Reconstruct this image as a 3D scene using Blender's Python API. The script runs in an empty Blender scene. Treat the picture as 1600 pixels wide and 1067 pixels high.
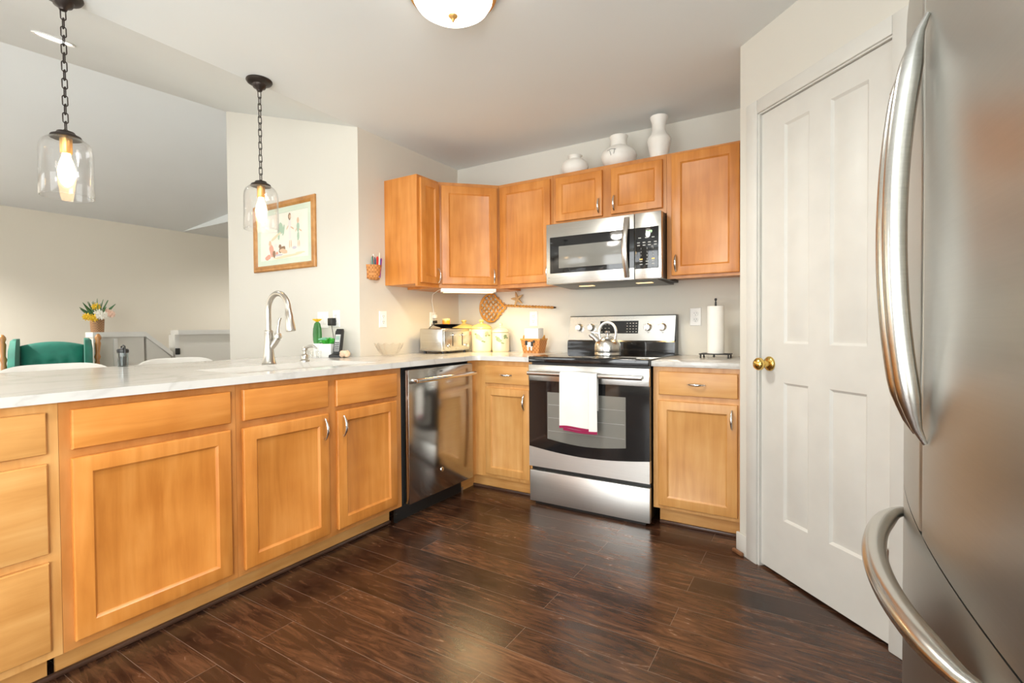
import bpy, bmesh, math, random
from mathutils import Vector, Matrix
random.seed(7)
PI = math.pi
R = math.radians
SC = bpy.context.scene
COL = SC.collection

# ------------------------------------------------------------------ camera
def add_camera():
    yaw, pit, rol = 0.5534, -0.0176, 0.0072
    c, s = math.cos(yaw), math.sin(yaw)
    fw = Vector((-s, c, 0)); rt = Vector((c, s, 0)); up = Vector((0, 0, 1))
    f2 = fw*math.cos(pit) + up*math.sin(pit)
    u2 = -fw*math.sin(pit) + up*math.cos(pit)
    r3 = rt*math.cos(rol) - u2*math.sin(rol)
    u3 = rt*math.sin(rol) + u2*math.cos(rol)
    m = Matrix(((r3.x, u3.x, -f2.x, 2.5993), (r3.y, u3.y, -f2.y, -3.3469), (r3.z, u3.z, -f2.z, 1.1019), (0, 0, 0, 1)))
    cd = bpy.data.cameras.new('camera'); co = bpy.data.objects.new('camera', cd)
    COL.objects.link(co); co.matrix_world = m
    cd.sensor_width = 36; cd.lens = 773.1/1600*36
    cd.shift_y = -8.2/1600; cd.clip_start = 0.02
    SC.camera = co
add_camera()

# ------------------------------------------------------------------ world, view, lights
w = bpy.data.worlds.new('world'); SC.world = w; w.use_nodes = True
bg = w.node_tree.nodes['Background']
bg.inputs['Color'].default_value = (0.93, 0.96, 1.0, 1); bg.inputs['Strength'].default_value = 2.5
SC.view_settings.view_transform = 'Standard'
SC.view_settings.look = 'None'
SC.view_settings.gamma = 1
SC.view_settings.use_curve_mapping = False
SC.view_settings.exposure = 0.28
SC.cycles.use_denoising = True
SC.cycles.max_bounces = 10
SC.cycles.diffuse_bounces = 6
SC.cycles.glossy_bounces = 5
SC.cycles.transparent_max_bounces = 16
SC.cycles.caustics_reflective = False
SC.cycles.sample_clamp_indirect = 6

def area(name, loc, rot, sx, sy, power, col=(1, 1, 1)):
    l = bpy.data.lights.new(name, 'AREA'); l.shape = 'RECTANGLE'; l.size = sx; l.size_y = sy
    l.energy = power; l.color = col
    o = bpy.data.objects.new(name, l); COL.objects.link(o); o.location = loc; o.rotation_euler = rot
    return o
def point(name, loc, power, col=(1, .8, .55), rad=.03):
    l = bpy.data.lights.new(name, 'POINT'); l.energy = power; l.color = col; l.shadow_soft_size = rad
    o = bpy.data.objects.new(name, l); COL.objects.link(o); o.location = loc
    return o
def spot(name, loc, power, col, ang, rad=.05):
    l = bpy.data.lights.new(name, 'SPOT'); l.energy = power; l.color = col; l.spot_size = R(ang); l.spot_blend = .6; l.shadow_soft_size = rad
    o = bpy.data.objects.new(name, l); COL.objects.link(o); o.location = loc
    return o
# daylight through the windows of the rear wall, plus an added side fill
area('daylight_rear_left', (-2.3, -6.0, 1.5), (R(118), 0, 0), 1.9, 1.4, 22, (.97, 1, .99))
area('daylight_rear_right', (1.3, -6.0, 1.1), (R(112), 0, 0), 2.0, 2.0, 60, (.97, 1, .99))
area('side_fill', (3.60, -4.9, 1.4), (R(112), 0, R(90)), 1.5, 1.6, 140, (.97, 1, .99))  # unseen side source, added to brighten the surfaces facing it

# ------------------------------------------------------------------ material helpers
MATS = {}
class NT:
    def __init__(s, name):
        s.m = bpy.data.materials.new(name); s.m.use_nodes = True
        s.t = s.m.node_tree; s.p = s.t.nodes['Principled BSDF']; s.out = s.t.nodes['Material Output']
        MATS[name] = s.m
    def n(s, typ, **kw):
        nd = s.t.nodes.new(typ)
        for k, v in kw.items():
            if k.startswith('i_'):
                nd.inputs[k[2:].replace('_', ' ')].default_value = v
            else: setattr(nd, k, v)
        return nd
    def l(s, a, b): s.t.links.new(a, b)
    def coords(s, scale=(1, 1, 1), rnd=True):
        tc = s.n('ShaderNodeTexCoord'); mp = s.n('ShaderNodeMapping'); mp.inputs['Scale'].default_value = scale
        s.l(tc.outputs['Object'], mp.inputs['Vector'])
        if rnd:
            oi = s.n('ShaderNodeObjectInfo'); mu = s.n('ShaderNodeVectorMath', operation='SCALE')
            cb = s.n('ShaderNodeCombineXYZ')
            s.l(oi.outputs['Random'], cb.inputs[0]); s.l(oi.outputs['Random'], cb.inputs[1]); s.l(oi.outputs['Random'], cb.inputs[2])
            s.l(cb.outputs[0], mu.inputs[0]); mu.inputs['Scale'].default_value = 37
            s.l(mu.outputs[0], mp.inputs['Location'])
        return mp.outputs['Vector']
    def ramp(s, fac, stops):
        r = s.n('ShaderNodeValToRGB'); e = r.color_ramp.elements
        while len(e) < len(stops): e.new(0.5)
        for i, (p, c) in enumerate(stops):
            e[i].position = p; e[i].color = (*c, 1)
        s.l(fac, r.inputs['Fac']); return r.outputs['Color']
    def bump(s, h, strength=.2, dist=.01):
        b = s.n('ShaderNodeBump'); b.inputs['Strength'].default_value = strength; b.inputs['Distance'].default_value = dist
        s.l(h, b.inputs['Height']); s.l(b.outputs['Normal'], s.p.inputs['Normal'])

def plain(name, col, rough=.5, metal=0., spec=None, coat=0., emit=None, estr=0., sheen=0., alpha=None, noise=0.0):
    t = NT(name); p = t.p
    p.inputs['Base Color'].default_value = (*col, 1); p.inputs['Roughness'].default_value = rough; p.inputs['Metallic'].default_value = metal
    if spec is not None: p.inputs['Specular IOR Level'].default_value = spec
    if coat: p.inputs['Coat Weight'].default_value = coat; p.inputs['Coat Roughness'].default_value = .05
    if emit: p.inputs['Emission Color'].default_value = (*emit, 1); p.inputs['Emission Strength'].default_value = estr
    if sheen: p.inputs['Sheen Weight'].default_value = sheen
    nz = t.n('ShaderNodeTexNoise'); nz.inputs['Scale'].default_value = 9
    t.l(t.coords(), nz.inputs['Vector'])
    d = noise if noise else .03
    c0 = tuple(max(0, x*(1-d)) for x in col); c1 = tuple(min(1, x*(1+d)) for x in col)
    t.l(t.ramp(nz.outputs['Fac'], [(.3, c0), (.7, c1)]), p.inputs['Base Color'])
    return t.m

def wood(name, scale, dark, mid, light, rough=.38, knots=0.):
    t = NT(name)
    v = t.coords(scale)
    n1 = t.n('ShaderNodeTexNoise'); n1.inputs['Scale'].default_value = 1.0; n1.inputs['Detail'].default_value = 5; n1.inputs['Roughness'].default_value = .55; n1.inputs['Distortion'].default_value = .4
    t.l(v, n1.inputs['Vector'])
    v2 = t.coords((4, 4, 4))
    n2 = t.n('ShaderNodeTexNoise'); n2.inputs['Scale'].default_value = 1.2; n2.inputs['Detail'].default_value = 2
    t.l(v2, n2.inputs['Vector'])
    mx = t.n('ShaderNodeMix', data_type='FLOAT'); mx.inputs[0].default_value = .45
    t.l(n1.outputs['Fac'], mx.inputs[2]); t.l(n2.outputs['Fac'], mx.inputs[3])
    colr = t.ramp(mx.outputs[0], [(.34, dark), (.5, mid), (.66, light)])
    t.l(colr, t.p.inputs['Base Color'])
    t.p.inputs['Roughness'].default_value = rough
    t.p.inputs['Coat Weight'].default_value = .12; t.p.inputs['Coat Roughness'].default_value = .25
    t.bump(n1.outputs['Fac'], .04, .002)
    return t.m

def thin_glass(name, tint=(1, 1, 1), refl=.12, rough=.02):
    t = NT(name)
    tr = t.n('ShaderNodeBsdfTransparent'); tr.inputs[0].default_value = (*tint, 1)
    gl = t.n('ShaderNodeBsdfGlossy'); gl.inputs['Roughness'].default_value = rough
    lw = t.n('ShaderNodeLayerWeight'); lw.inputs['Blend'].default_value = .5
    fr = t.n('ShaderNodeMath', operation='POWER'); t.l(lw.outputs['Facing'], fr.inputs[0]); fr.inputs[1].default_value = 3.2
    nz = t.n('ShaderNodeTexNoise'); nz.inputs['Scale'].default_value = 30; t.l(t.coords(), nz.inputs['Vector'])
    mr = t.n('ShaderNodeMath', operation='MULTIPLY_ADD'); mr.inputs[1].default_value = .75; mr.inputs[2].default_value = refl*.3
    t.l(fr.outputs[0], mr.inputs[0]); mr.use_clamp = True
    mx = t.n('ShaderNodeMixShader'); t.l(mr.outputs[0], mx.inputs[0]); t.l(tr.outputs[0], mx.inputs[1]); t.l(gl.outputs[0], mx.inputs[2])
    t.l(mx.outputs[0], t.out.inputs['Surface'])
    return t.m

def steel(name, col=(.60, .585, .56), rough=.22, along='x', strength=.08, var=.06):
    t = NT(name)
    sc = {'x': (3, 3, 260), 'z': (260, 260, 3)}[along]
    v = t.coords(sc)
    nz = t.n('ShaderNodeTexNoise'); nz.inputs['Scale'].default_value = 1; nz.inputs['Detail'].default_value = 3
    t.l(v, nz.inputs['Vector'])
    t.p.inputs['Metallic'].default_value = 1
    c0 = tuple(x*(1-var) for x in col); c1 = tuple(min(1, x*(1+var*.8)) for x in col)
    t.l(t.ramp(nz.outputs['Fac'], [(.3, c0), (.7, c1)]), t.p.inputs['Base Color'])
    t.p.inputs['Roughness'].default_value = rough
    return t.m

def wicker(name, c0, c1, sx=70, sz=70):
    t = NT(name)
    tc = t.n('ShaderNodeTexCoord'); mp = t.n('ShaderNodeMapping'); mp.inputs['Scale'].default_value = (sx, sx, sz)
    t.l(tc.outputs['Object'], mp.inputs['Vector'])
    ck = t.n('ShaderNodeTexChecker'); ck.inputs['Scale'].default_value = 1
    t.l(mp.outputs[0], ck.inputs['Vector']); ck.inputs[1].default_value = (*c0, 1); ck.inputs[2].default_value = (*c1, 1)
    t.l(ck.outputs['Color'], t.p.inputs['Base Color']); t.p.inputs['Roughness'].default_value = .6
    t.bump(ck.outputs['Fac'], .4, .003)
    return t.m

def paint(name, col, rough=.75):
    t = NT(name)
    nz = t.n('ShaderNodeTexNoise'); nz.inputs['Scale'].default_value = 140; nz.inputs['Detail'].default_value = 2
    t.l(t.coords((1, 1, 1), False), nz.inputs['Vector'])
    n2 = t.n('ShaderNodeTexNoise'); n2.inputs['Scale'].default_value = 1.5; t.l(t.coords((1, 1, 1), False), n2.inputs['Vector'])
    t.l(t.ramp(n2.outputs['Fac'], [(.3, tuple(x*.985 for x in col)), (.7, tuple(min(1, x*1.01) for x in col))]), t.p.inputs['Base Color'])
    t.p.inputs['Roughness'].default_value = rough
    t.p.inputs['Specular IOR Level'].default_value = .25
    t.bump(nz.outputs['Fac'], .05, .001)
    return t.m

M_wall = paint('wall_paint', (.67, .648, .585))
M_left = paint('shaded_wall_paint', (.66, .61, .53))  # same paint as the other walls, with its shade put into the colour
M_ceil = paint('ceiling_paint', (.79, .83, .835), .9)
M_trim = plain('white_trim', (.66, .648, .605), .4)
WD, WM, WL = (.49, .166, .026), (.60, .226, .042), (.69, .29, .068)
M_wv = wood('maple_vertical', (26, 26, 2.2), WD, WM, WL)
M_wh = wood('maple_horizontal', (2.2, 2.2, 26), WD, WM, WL)
M_wf = wood('maple_frame', (18, 18, 3), (.43, .155, .032), (.53, .21, .050), (.60, .26, .074))
LD, LM, LL = (.53, .24, .062), (.64, .32, .098), (.71, .39, .14)  # drawer unit's own pale tone; a lit copy on back-run cabinets and toe kicks
M_lv = wood('lit_pale_maple_vertical', (26, 26, 2.2), LD, LM, LL)
M_lh = wood('lit_pale_maple_horizontal', (2.2, 2.2, 26), LD, LM, LL)
M_oak = wood('turned_oak', (30, 30, 4), (.30, .13, .035), (.42, .19, .055), (.52, .26, .085))
M_steel = steel('brushed_steel', (.62, .61, .58), .26)
M_steelv = steel('brushed_steel_fridge', (.43, .43, .405), .31, var=.02)
M_rst = steel('range_steel_lit', (.76, .75, .72), .40, var=.04)  # lighter steel copy, bright room reflections put into the colour
M_hnd = steel('satin_steel_handle', (.56, .55, .52), .22)
M_dws = steel('dishwasher_steel', (.50, .49, .47), .16, 'x', .05)
M_nick = plain('satin_nickel', (.50, .475, .43), .30, 1)
M_chrome = plain('polished_chrome', (.80, .79, .77), .12, 1)
M_brass = plain('polished_brass', (.78, .54, .16), .18, 1)
M_bronze = plain('oil_rubbed_bronze', (.045, .035, .03), .38, .7)
M_black = plain('black_plastic', (.012, .012, .012), .35)
M_blackg = plain('black_glass', (.010, .010, .011), .06, 0, .6)
M_oveng = plain('grey_glass_reflection', (.20, .195, .175), .12, 0, .6)  # grey base colour imitates reflections on the oven's dark window
M_dark = plain('dark_void', (.008, .008, .008), .8)
M_white = plain('white_plastic', (.82, .815, .79), .35)
M_enam = plain('white_enamel_sink', (.84, .82, .78), .2)
M_glass = thin_glass('clear_glass')
M_wing = thin_glass('window_glass', refl=.05)
M_cryst = thin_glass('cut_crystal', (.98, .975, .965), .15, .05)
M_bulb = plain('lit_filament_bulb', (1, .75, .4), .4, emit=(1, .62, .25), estr=22)
M_dome = plain('lit_frosted_dome', (1, .98, .93), .4, emit=(1, .93, .82), estr=5)
M_can = plain('lit_recessed_lens', (1, 1, 1), .4, emit=(1, .97, .92), estr=8)
M_ucl = plain('lit_cabinet_strip', (1, .95, .85), .4, emit=(1, .78, .42), estr=.7)
M_mwl = plain('lit_hood_lamp', (1, .9, .7), .4, emit=(1, .65, .25), estr=1.5)
M_gold = plain('antique_gold_metal', (.62, .36, .12), .35, .8)
M_ivory = plain('ivory_ceramic', (.83, .74, .52), .18, coat=.4)
M_yell = plain('butter_yellow_ceramic', (.80, .62, .22), .2, coat=.4)
M_pink = plain('painted_pink_bloom', (.80, .42, .28), .3)
M_leafp = plain('painted_green_leaf', (.25, .33, .16), .3)
M_raku = plain('crackled_white_pottery', (.82, .80, .75), .45, noise=.06)
M_velvet = plain('green_velvet', (.008, .17, .115), .7, sheen=.15, noise=.2)
M_wick = wicker('woven_splint', (.62, .27, .08), (.42, .16, .04))
M_wick2 = wicker('woven_bark', (.36, .19, .08), (.22, .11, .045), 90, 90)
M_rattan = plain('golden_rattan', (.56, .27, .055), .4, noise=.25)
M_star = plain('dried_starfish', (.45, .29, .14), .8, noise=.2)
M_paper = plain('white_paper', (.87, .85, .80), .8)
M_towel = plain('white_terry_cloth', (.83, .81, .77), .95, sheen=.3)
M_hem = plain('maroon_hem', (.30, .012, .07), .9)
M_orange = plain('amber_candle_glass', (.72, .25, .03), .15, noise=.3)
M_wax = plain('cream_wax', (.85, .66, .30), .5)
M_iron = plain('black_wrought_iron', (.012, .012, .012), .5)
M_shoe = wood('dark_shoe_moulding', (3, 3, 40), (.045, .020, .012), (.075, .036, .022), (.11, .055, .035), .35)
M_redshoe = wood('brown_shoe_moulding', (20, 20, 20), (.16, .07, .03), (.22, .10, .045), (.28, .13, .06), .35)
M_gasket = plain('dark_gasket', (.05, .045, .045), .6)
M_green1 = plain('cactus_green', (.05, .20, .05), .5, noise=.3)
M_green2 = plain('lime_green_glass', (.06, .42, .05), .15, noise=.25)
M_mint = plain('mint_green_leaf', (.25, .60, .40), .4, noise=.2)
M_yflow = plain('yellow_petal', (.85, .55, .03), .6)
M_wflow = plain('white_petal', (.86, .82, .72), .6)
M_pflow = plain('pale_pink_petal', (.80, .55, .42), .6)
M_leaf = plain('dark_leaf', (.045, .13, .04), .55, noise=.3)
M_beige = plain('beige_sponge', (.72, .55, .40), .9, noise=.15)
M_silver = plain('silver_keypad', (.55, .56, .56), .35, .3)
M_lcd = plain('green_lcd', (.30, .42, .38), .3)
M_disp = plain('lit_clock_digits', (.1, .4, .1), .5, emit=(.55, .9, .45), estr=1.6)
M_mark = plain('grey_panel_print', (.38, .38, .36), .5)
M_tumbler = thin_glass('smoky_tumbler', (.62, .66, .66), .4)
M_mat = plain('mint_picture_mat', (.62, .70, .58), .8)
M_frame = wood('gilded_wood_frame', (20, 20, 20), (.36, .15, .035), (.48, .22, .055), (.58, .30, .10), .3)
M_under = plain('grey_hood_underside', (.09, .088, .085), .35)
M_knobst = plain('range_knob_metal', (.70, .68, .64), .25, 1)

def quartz():
    t = NT('white_veined_quartz')
    v = t.coords((1, 1, 1), False)
    nz = t.n('ShaderNodeTexNoise'); nz.inputs['Scale'].default_value = 1.6; nz.inputs['Detail'].default_value = 6; nz.inputs['Distortion'].default_value = 1.2
    t.l(v, nz.inputs['Vector'])
    a = t.n('ShaderNodeMath', operation='SUBTRACT'); a.inputs[1].default_value = .5; t.l(nz.outputs['Fac'], a.inputs[0])
    b = t.n('ShaderNodeMath', operation='ABSOLUTE'); t.l(a.outputs[0], b.inputs[0])
    t.l(t.ramp(b.outputs[0], [(0, (.53, .515, .485)), (.02, (.61, .595, .565)), (.12, (.64, .625, .59))]), t.p.inputs['Base Color'])
    t.p.inputs['Roughness'].default_value = .14
    return t.m
M_quartz = quartz()

def floor_mat():
    t = NT('dark_hickory_planks')
    tc = t.n('ShaderNodeTexCoord'); mp = t.n('ShaderNodeMapping'); mp.inputs['Location'].default_value = (.3, 1.652+1.4, 0)
    t.l(tc.outputs['Object'], mp.inputs['Vector'])
    br = t.n('ShaderNodeTexBrick'); br.offset = .37; br.squash = 1
    br.inputs['Scale'].default_value = 1; br.inputs['Brick Width'].default_value = 1.22; br.inputs['Row Height'].default_value = .14
    br.inputs['Mortar Size'].default_value = .0008; br.inputs['Mortar Smooth'].default_value = .2; br.inputs['Bias'].default_value = 0
    br.inputs['Color1'].default_value = (0, 0, 0, 1); br.inputs['Color2'].default_value = (1, 1, 1, 1); br.inputs['Mortar'].default_value = (.5, .5, .5, 1)
    t.l(mp.outputs[0], br.inputs['Vector'])
    # per plank offset of the grain
    sv = t.n('ShaderNodeVectorMath', operation='SCALE'); sv.inputs['Scale'].default_value = 13; t.l(br.outputs['Color'], sv.inputs[0])
    ad = t.n('ShaderNodeVectorMath', operation='ADD'); t.l(tc.outputs['Object'], ad.inputs[0]); t.l(sv.outputs[0], ad.inputs[1])
    m2 = t.n('ShaderNodeMapping'); m2.inputs['Scale'].default_value = (3.0, 17, 1); t.l(ad.outputs[0], m2.inputs['Vector'])
    g = t.n('ShaderNodeTexNoise'); g.inputs['Scale'].default_value = 1.5; g.inputs['Detail'].default_value = 7; g.inputs['Roughness'].default_value = .66; g.inputs['Distortion'].default_value = 1.6
    t.l(m2.outputs[0], g.inputs['Vector'])
    n2 = t.n('ShaderNodeTexNoise'); n2.inputs['Scale'].default_value = 1.7; n2.inputs['Detail'].default_value = 2; t.l(ad.outputs[0], n2.inputs['Vector'])
    mx = t.n('ShaderNodeMix', data_type='FLOAT'); mx.inputs[0].default_value = .35; t.l(g.outputs['Fac'], mx.inputs[2]); t.l(n2.outputs['Fac'], mx.inputs[3])
    col = t.ramp(mx.outputs[0], [(.36, (.014, .0065, .0045)), (.48, (.052, .022, .012)), (.56, (.095, .041, .020)), (.68, (.17, .078, .038))])
    tint = t.n('ShaderNodeMix', data_type='RGBA', blend_type='MULTIPLY'); tint.inputs[0].default_value = 1
    tr = t.ramp(br.outputs['Color'], [(0, (.84, .83, .83)), (1, (1.14, 1.10, 1.05))])
    t.l(col, tint.inputs[6]); t.l(tr, tint.inputs[7])
    mo = t.n('ShaderNodeMix', data_type='RGBA'); t.l(br.outputs['Fac'], mo.inputs[0]); t.l(tint.outputs[2], mo.inputs[6]); mo.inputs[7].default_value = (.20, .14, .105, 1)
    t.l(mo.outputs[2], t.p.inputs['Base Color'])
    rr = t.n('ShaderNodeMath', operation='MULTIPLY_ADD'); rr.inputs[1].default_value = .22; rr.inputs[2].default_value = .13; t.l(g.outputs['Fac'], rr.inputs[0])
    t.l(rr.outputs[0], t.p.inputs['Roughness'])
    t.p.inputs['Specular IOR Level'].default_value = .5
    t.bump(g.outputs['Fac'], .16, .003)
    return t.m
M_floor = floor_mat()
M_liv = paint('living_wall_paint', (.70, .65, .55))

# ------------------------------------------------------------------ geometry helpers
def new(): return bmesh.new()
def obj(name, bm, m, parent=None, smooth=35, kind=None, label=None):
    bmesh.ops.recalc_face_normals(bm, faces=bm.faces[:])
    me = bpy.data.meshes.new(name); bm.to_mesh(me); bm.free()
    for x in (m if isinstance(m, (list, tuple)) else [m]): me.materials.append(x)
    if smooth:
        me.polygons.foreach_set('use_smooth', [True]*len(me.polygons))
        me.set_sharp_from_angle(angle=R(smooth))
    o = bpy.data.objects.new(name, me); COL.objects.link(o)
    if parent: o.parent = parent
    if kind: o['kind'] = kind
    if label: o['label'] = label
    return o
def thing(name, label, cat, loc=(0, 0, 0), rz=0, group=None):
    o = bpy.data.objects.new(name, None); COL.objects.link(o); o.location = loc; o.rotation_euler = (0, 0, rz)
    o.empty_display_size = .05
    o['label'] = label; o['category'] = cat
    if group: o['group'] = group
    return o
def tag(o, label, cat, group=None):
    o['label'] = label; o['category'] = cat
    if group: o['group'] = group
    return o
def struct(name, bm, m, parent=None, smooth=30):
    o = obj(name, bm, m, parent, smooth)
    if not parent: o['kind'] = 'structure'
    return o
def copy_tree(o, parent=None):
    c = o.copy(); COL.objects.link(c)
    if parent: c.parent = parent
    for ch in list(o.children): copy_tree(ch, c)
    return c
def setmat(faces, i):
    for f in faces: f.material_index = i

def box(bm, x0, x1, y0, y1, z0, z1, bev=0, seg=2, mi=0):
    vs = [bm.verts.new((x, y, z)) for x in (x0, x1) for y in (y0, y1) for z in (z0, z1)]
    q = [(0, 1, 3, 2), (4, 6, 7, 5), (0, 4, 5, 1), (2, 3, 7, 6), (0, 2, 6, 4), (1, 5, 7, 3)]
    fs = [bm.faces.new([vs[i] for i in f]) for f in q]
    for f in fs: f.material_index = mi
    if bev:
        es = list({e for f in fs for e in f.edges})
        bmesh.ops.bevel(bm, geom=es, offset=bev, segments=seg, profile=.5, affect='EDGES')
    return vs
def prism(bm, pts, z0, z1, axis='z', mi=0):
    def P(a, b, c):
        return {'z': (a, b, c), 'y': (a, c, b), 'x': (c, a, b)}[axis]
    lo = [bm.verts.new(P(a, b, z0)) for a, b in pts]; hi = [bm.verts.new(P(a, b, z1)) for a, b in pts]
    n = len(pts); fs = [bm.faces.new(lo[::-1]), bm.faces.new(hi)]
    for i in range(n): fs.append(bm.faces.new((lo[i], lo[(i+1) % n], hi[(i+1) % n], hi[i])))
    for f in fs: f.material_index = mi
    return fs
def lathe(bm, prof, c=(0, 0, 0), seg=32, axis='z', mi=0, cap=True):
    cx, cy, cz = c; rings = []
    for r, h in prof:
        if r < 1e-6:
            p = {'z': (cx, cy, cz+h), 'y': (cx, cy+h, cz), 'x': (cx+h, cy, cz)}[axis]
            rings.append([bm.verts.new(p)])
        else:
            ring = []
            for i in range(seg):
                a = 2*PI*i/seg; u, v = r*math.cos(a), r*math.sin(a)
                ring.append(bm.verts.new({'z': (cx+u, cy+v, cz+h), 'y': (cx+u, cy+h, cz+v), 'x': (cx+h, cy+u, cz+v)}[axis]))
            rings.append(ring)
    fs = []
    for a, b in zip(rings, rings[1:]):
        if len(a) == 1 and len(b) == 1: continue
        for i in range(seg):
            j = (i+1) % seg
            if len(a) == 1: fs.append(bm.faces.new((a[0], b[i], b[j])))
            elif len(b) == 1: fs.append(bm.faces.new((a[i], b[0], a[j])))
            else: fs.append(bm.faces.new((a[i], b[i], b[j], a[j])))
    if cap:
        for rg in (rings[0], rings[-1]):
            if len(rg) > 2: fs.append(bm.faces.new(rg))
    for f in fs: f.material_index = mi
    return fs
def tube(bm, pts, r, seg=10, closed=False, ref=None, mi=0):
    """sweep; r is a number, a list, or a list of (a, b) half-axes (a along ref)."""
    P = [Vector(p) for p in pts]; n = len(P)
    rad = r if isinstance(r, (list, tuple)) else [r]*n
    rings = []; prev = None
    for i in range(n):
        if closed: t = P[(i+1) % n]-P[i-1]
        else: t = P[min(i+1, n-1)]-P[max(i-1, 0)]
        t.normalize()
        if ref is not None: u = Vector(ref)
        elif prev is None: u = Vector((0, 0, 1)) if abs(t.z) < .9 else Vector((1, 0, 0))
        else: u = prev
        u = u - t*u.dot(t)
        if u.length < 1e-5: u = t.orthogonal()
        u.normalize(); prev = u; v = t.cross(u)
        a, b = rad[i] if isinstance(rad[i], (list, tuple)) else (rad[i], rad[i])
        rings.append([bm.verts.new(P[i]+u*a*math.cos(2*PI*k/seg)+v*b*math.sin(2*PI*k/seg)) for k in range(seg)])
    fs = []
    for i in range(n if closed else n-1):
        a, b = rings[i], rings[(i+1) % n]
        for k in range(seg):
            j = (k+1) % seg; fs.append(bm.faces.new((a[k], a[j], b[j], b[k])))
    if not closed:
        fs.append(bm.faces.new(rings[0][::-1])); fs.append(bm.faces.new(rings[-1]))
    for f in fs: f.material_index = mi
    return fs
def ball(bm, c, r, sc=(1, 1, 1), seg=16, mi=0):
    m = Matrix.Translation(c) @ Matrix.Diagonal((*[r*s for s in sc], 1))
    g = bmesh.ops.create_uvsphere(bm, u_segments=seg, v_segments=max(6, seg//2), radius=1, matrix=m)
    for f in {f for v in g['verts'] for f in v.link_faces}: f.material_index = mi
def arc(c, r, a0, a1, n, fn): return [fn(c[0]+r*math.cos(a0+(a1-a0)*i/n), c[1]+r*math.sin(a0+(a1-a0)*i/n)) for i in range(n+1)]
def loops(bm, L, cap0=True, cap1=True, mi=0):
    V = [[bm.verts.new(p) for p in l] for l in L]; fs = []
    for a, b in zip(V, V[1:]):
        n = len(a)
        for i in range(n):
            j = (i+1) % n; fs.append(bm.faces.new((a[i], a[j], b[j], b[i])))
    if cap0: fs.append(bm.faces.new(V[0][::-1]))
    if cap1: fs.append(bm.faces.new(V[-1]))
    for f in fs: f.material_index = mi
    return fs
def text(name, body, size, m, parent, loc, rot, depth=.0004, align='CENTER', label=None):
    cu = bpy.data.curves.new(name, 'FONT'); cu.body = body; cu.size = size; cu.extrude = depth; cu.align_x = align; cu.align_y = 'CENTER'
    tmp = bpy.data.objects.new(name, cu); COL.objects.link(tmp)
    dg = bpy.context.evaluated_depsgraph_get(); me = bpy.data.meshes.new_from_object(tmp.evaluated_get(dg))
    COL.objects.unlink(tmp); bpy.data.objects.remove(tmp)
    me.materials.clear(); me.materials.append(m)
    me.transform(Matrix.Translation(loc) @ rot.to_4x4())
    o = bpy.data.objects.new(name, me); COL.objects.link(o)
    if parent: o.parent = parent
    if label: o['label'] = label
    return o
ROT_FRONT = Matrix.Rotation(R(90), 3, 'X')      # text facing local -y

# ------------------------------------------------------------------ the shell
H = 2.437
RZ = 2.914; RX = -1.59          # where the vaulted ceiling turns
b = new(); box(b, -4.9, 3.9, -6.2, 3.2, -.12, 0); struct('floor', b, M_floor)
b = new(); box(b, 0.0, 3.9, -6.2, .12, H, H+.1); struct('ceiling', b, M_ceil)
# vaulted ceiling: rises from the kitchen ceiling edge to the fold, then falls to the far wall
fold = lambda y: RX + (y+1.04)*(.61/1.22)
def vault_quad(bm, pts, t=.08):
    lo = [bm.verts.new(p) for p in pts]; hi = [bm.verts.new((p[0], p[1], p[2]+t)) for p in pts]
    bm.faces.new(lo); bm.faces.new(hi[::-1])
    n = len(pts)
    for i in range(n): bm.faces.new((lo[i], hi[i], hi[(i+1) % n], lo[(i+1) % n]))
b = new()
zs = lambda x: H-.3*x
vault_quad(b, [(0, -6.2, H), (0, .05, H), (fold(-1.04)+.0, .05, zs(RX)), (RX, -1.04, zs(RX)), (fold(-2.6), -2.6, zs(fold(-2.6))), (fold(-2.6), -6.2, zs(fold(-2.6)))])
struct('ceiling_vault_near', b, M_ceil)
b = new()
FX = -4.76; FZ = H
NV = 24; lo_, hi_ = [], []
for i in range(NV+1):
    y = .05-6.25*i/NV; xf = fold(max(y, -2.6))
    row = []
    for j in range(9):
        f = j/8; row.append((xf+(FX-xf)*f, y, zs(xf)+(FZ-zs(xf))*f))
    lo_.append([b.verts.new(p) for p in row]); hi_.append([b.verts.new((p[0], p[1], p[2]+.08)) for p in row])
for i in range(NV):
    for j in range(8):
        b.faces.new((lo_[i][j], lo_[i][j+1], lo_[i+1][j+1], lo_[i+1][j])); b.faces.new((hi_[i][j], hi_[i+1][j], hi_[i+1][j+1], hi_[i][j+1]))
    b.faces.new((lo_[i][0], lo_[i+1][0], hi_[i+1][0], hi_[i][0])); b.faces.new((lo_[i][8], hi_[i][8], hi_[i+1][8], lo_[i+1][8]))
for r_ in (0, NV):
    for j in range(8): b.faces.new((lo_[r_][j], hi_[r_][j], hi_[r_][j+1], lo_[r_][j+1]))
struct('ceiling_vault_far', b, M_ceil, smooth=60)
b = new(); box(b, FX, -.9, .045, 3.1, H, H+.7); struct('ceiling_hall', b, M_ceil)
b = new(); box(b, -.12, 2.5, 0, .12, 0, H); struct('wall_back', b, M_wall)
b = new(); box(b, -.12, 0, -1.07, 0, 0, H); b2 = new()
struct('wall_left', b, M_left); b2.free()
b = new(); prism(b, [(-1.575, 0), (-.0005, 0), (-.0005, H+.0001), (-1.575, zs(-1.575))], -1.0705, -.95, 'y'); struct('wall_stub', b, M_wall)
b = new(); box(b, -1.575, -1.46, -.95, 3.1, 0, H); struct('wall_hall', b, M_wall)
b = new(); box(b, -4.88, FX, -6.2, 3.2, 0, H); struct('wall_living', b, M_liv)
b = new(); box(b, FX, -1.4, 3.1, 3.2, 0, H); struct('wall_end', b, M_wall)
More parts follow.
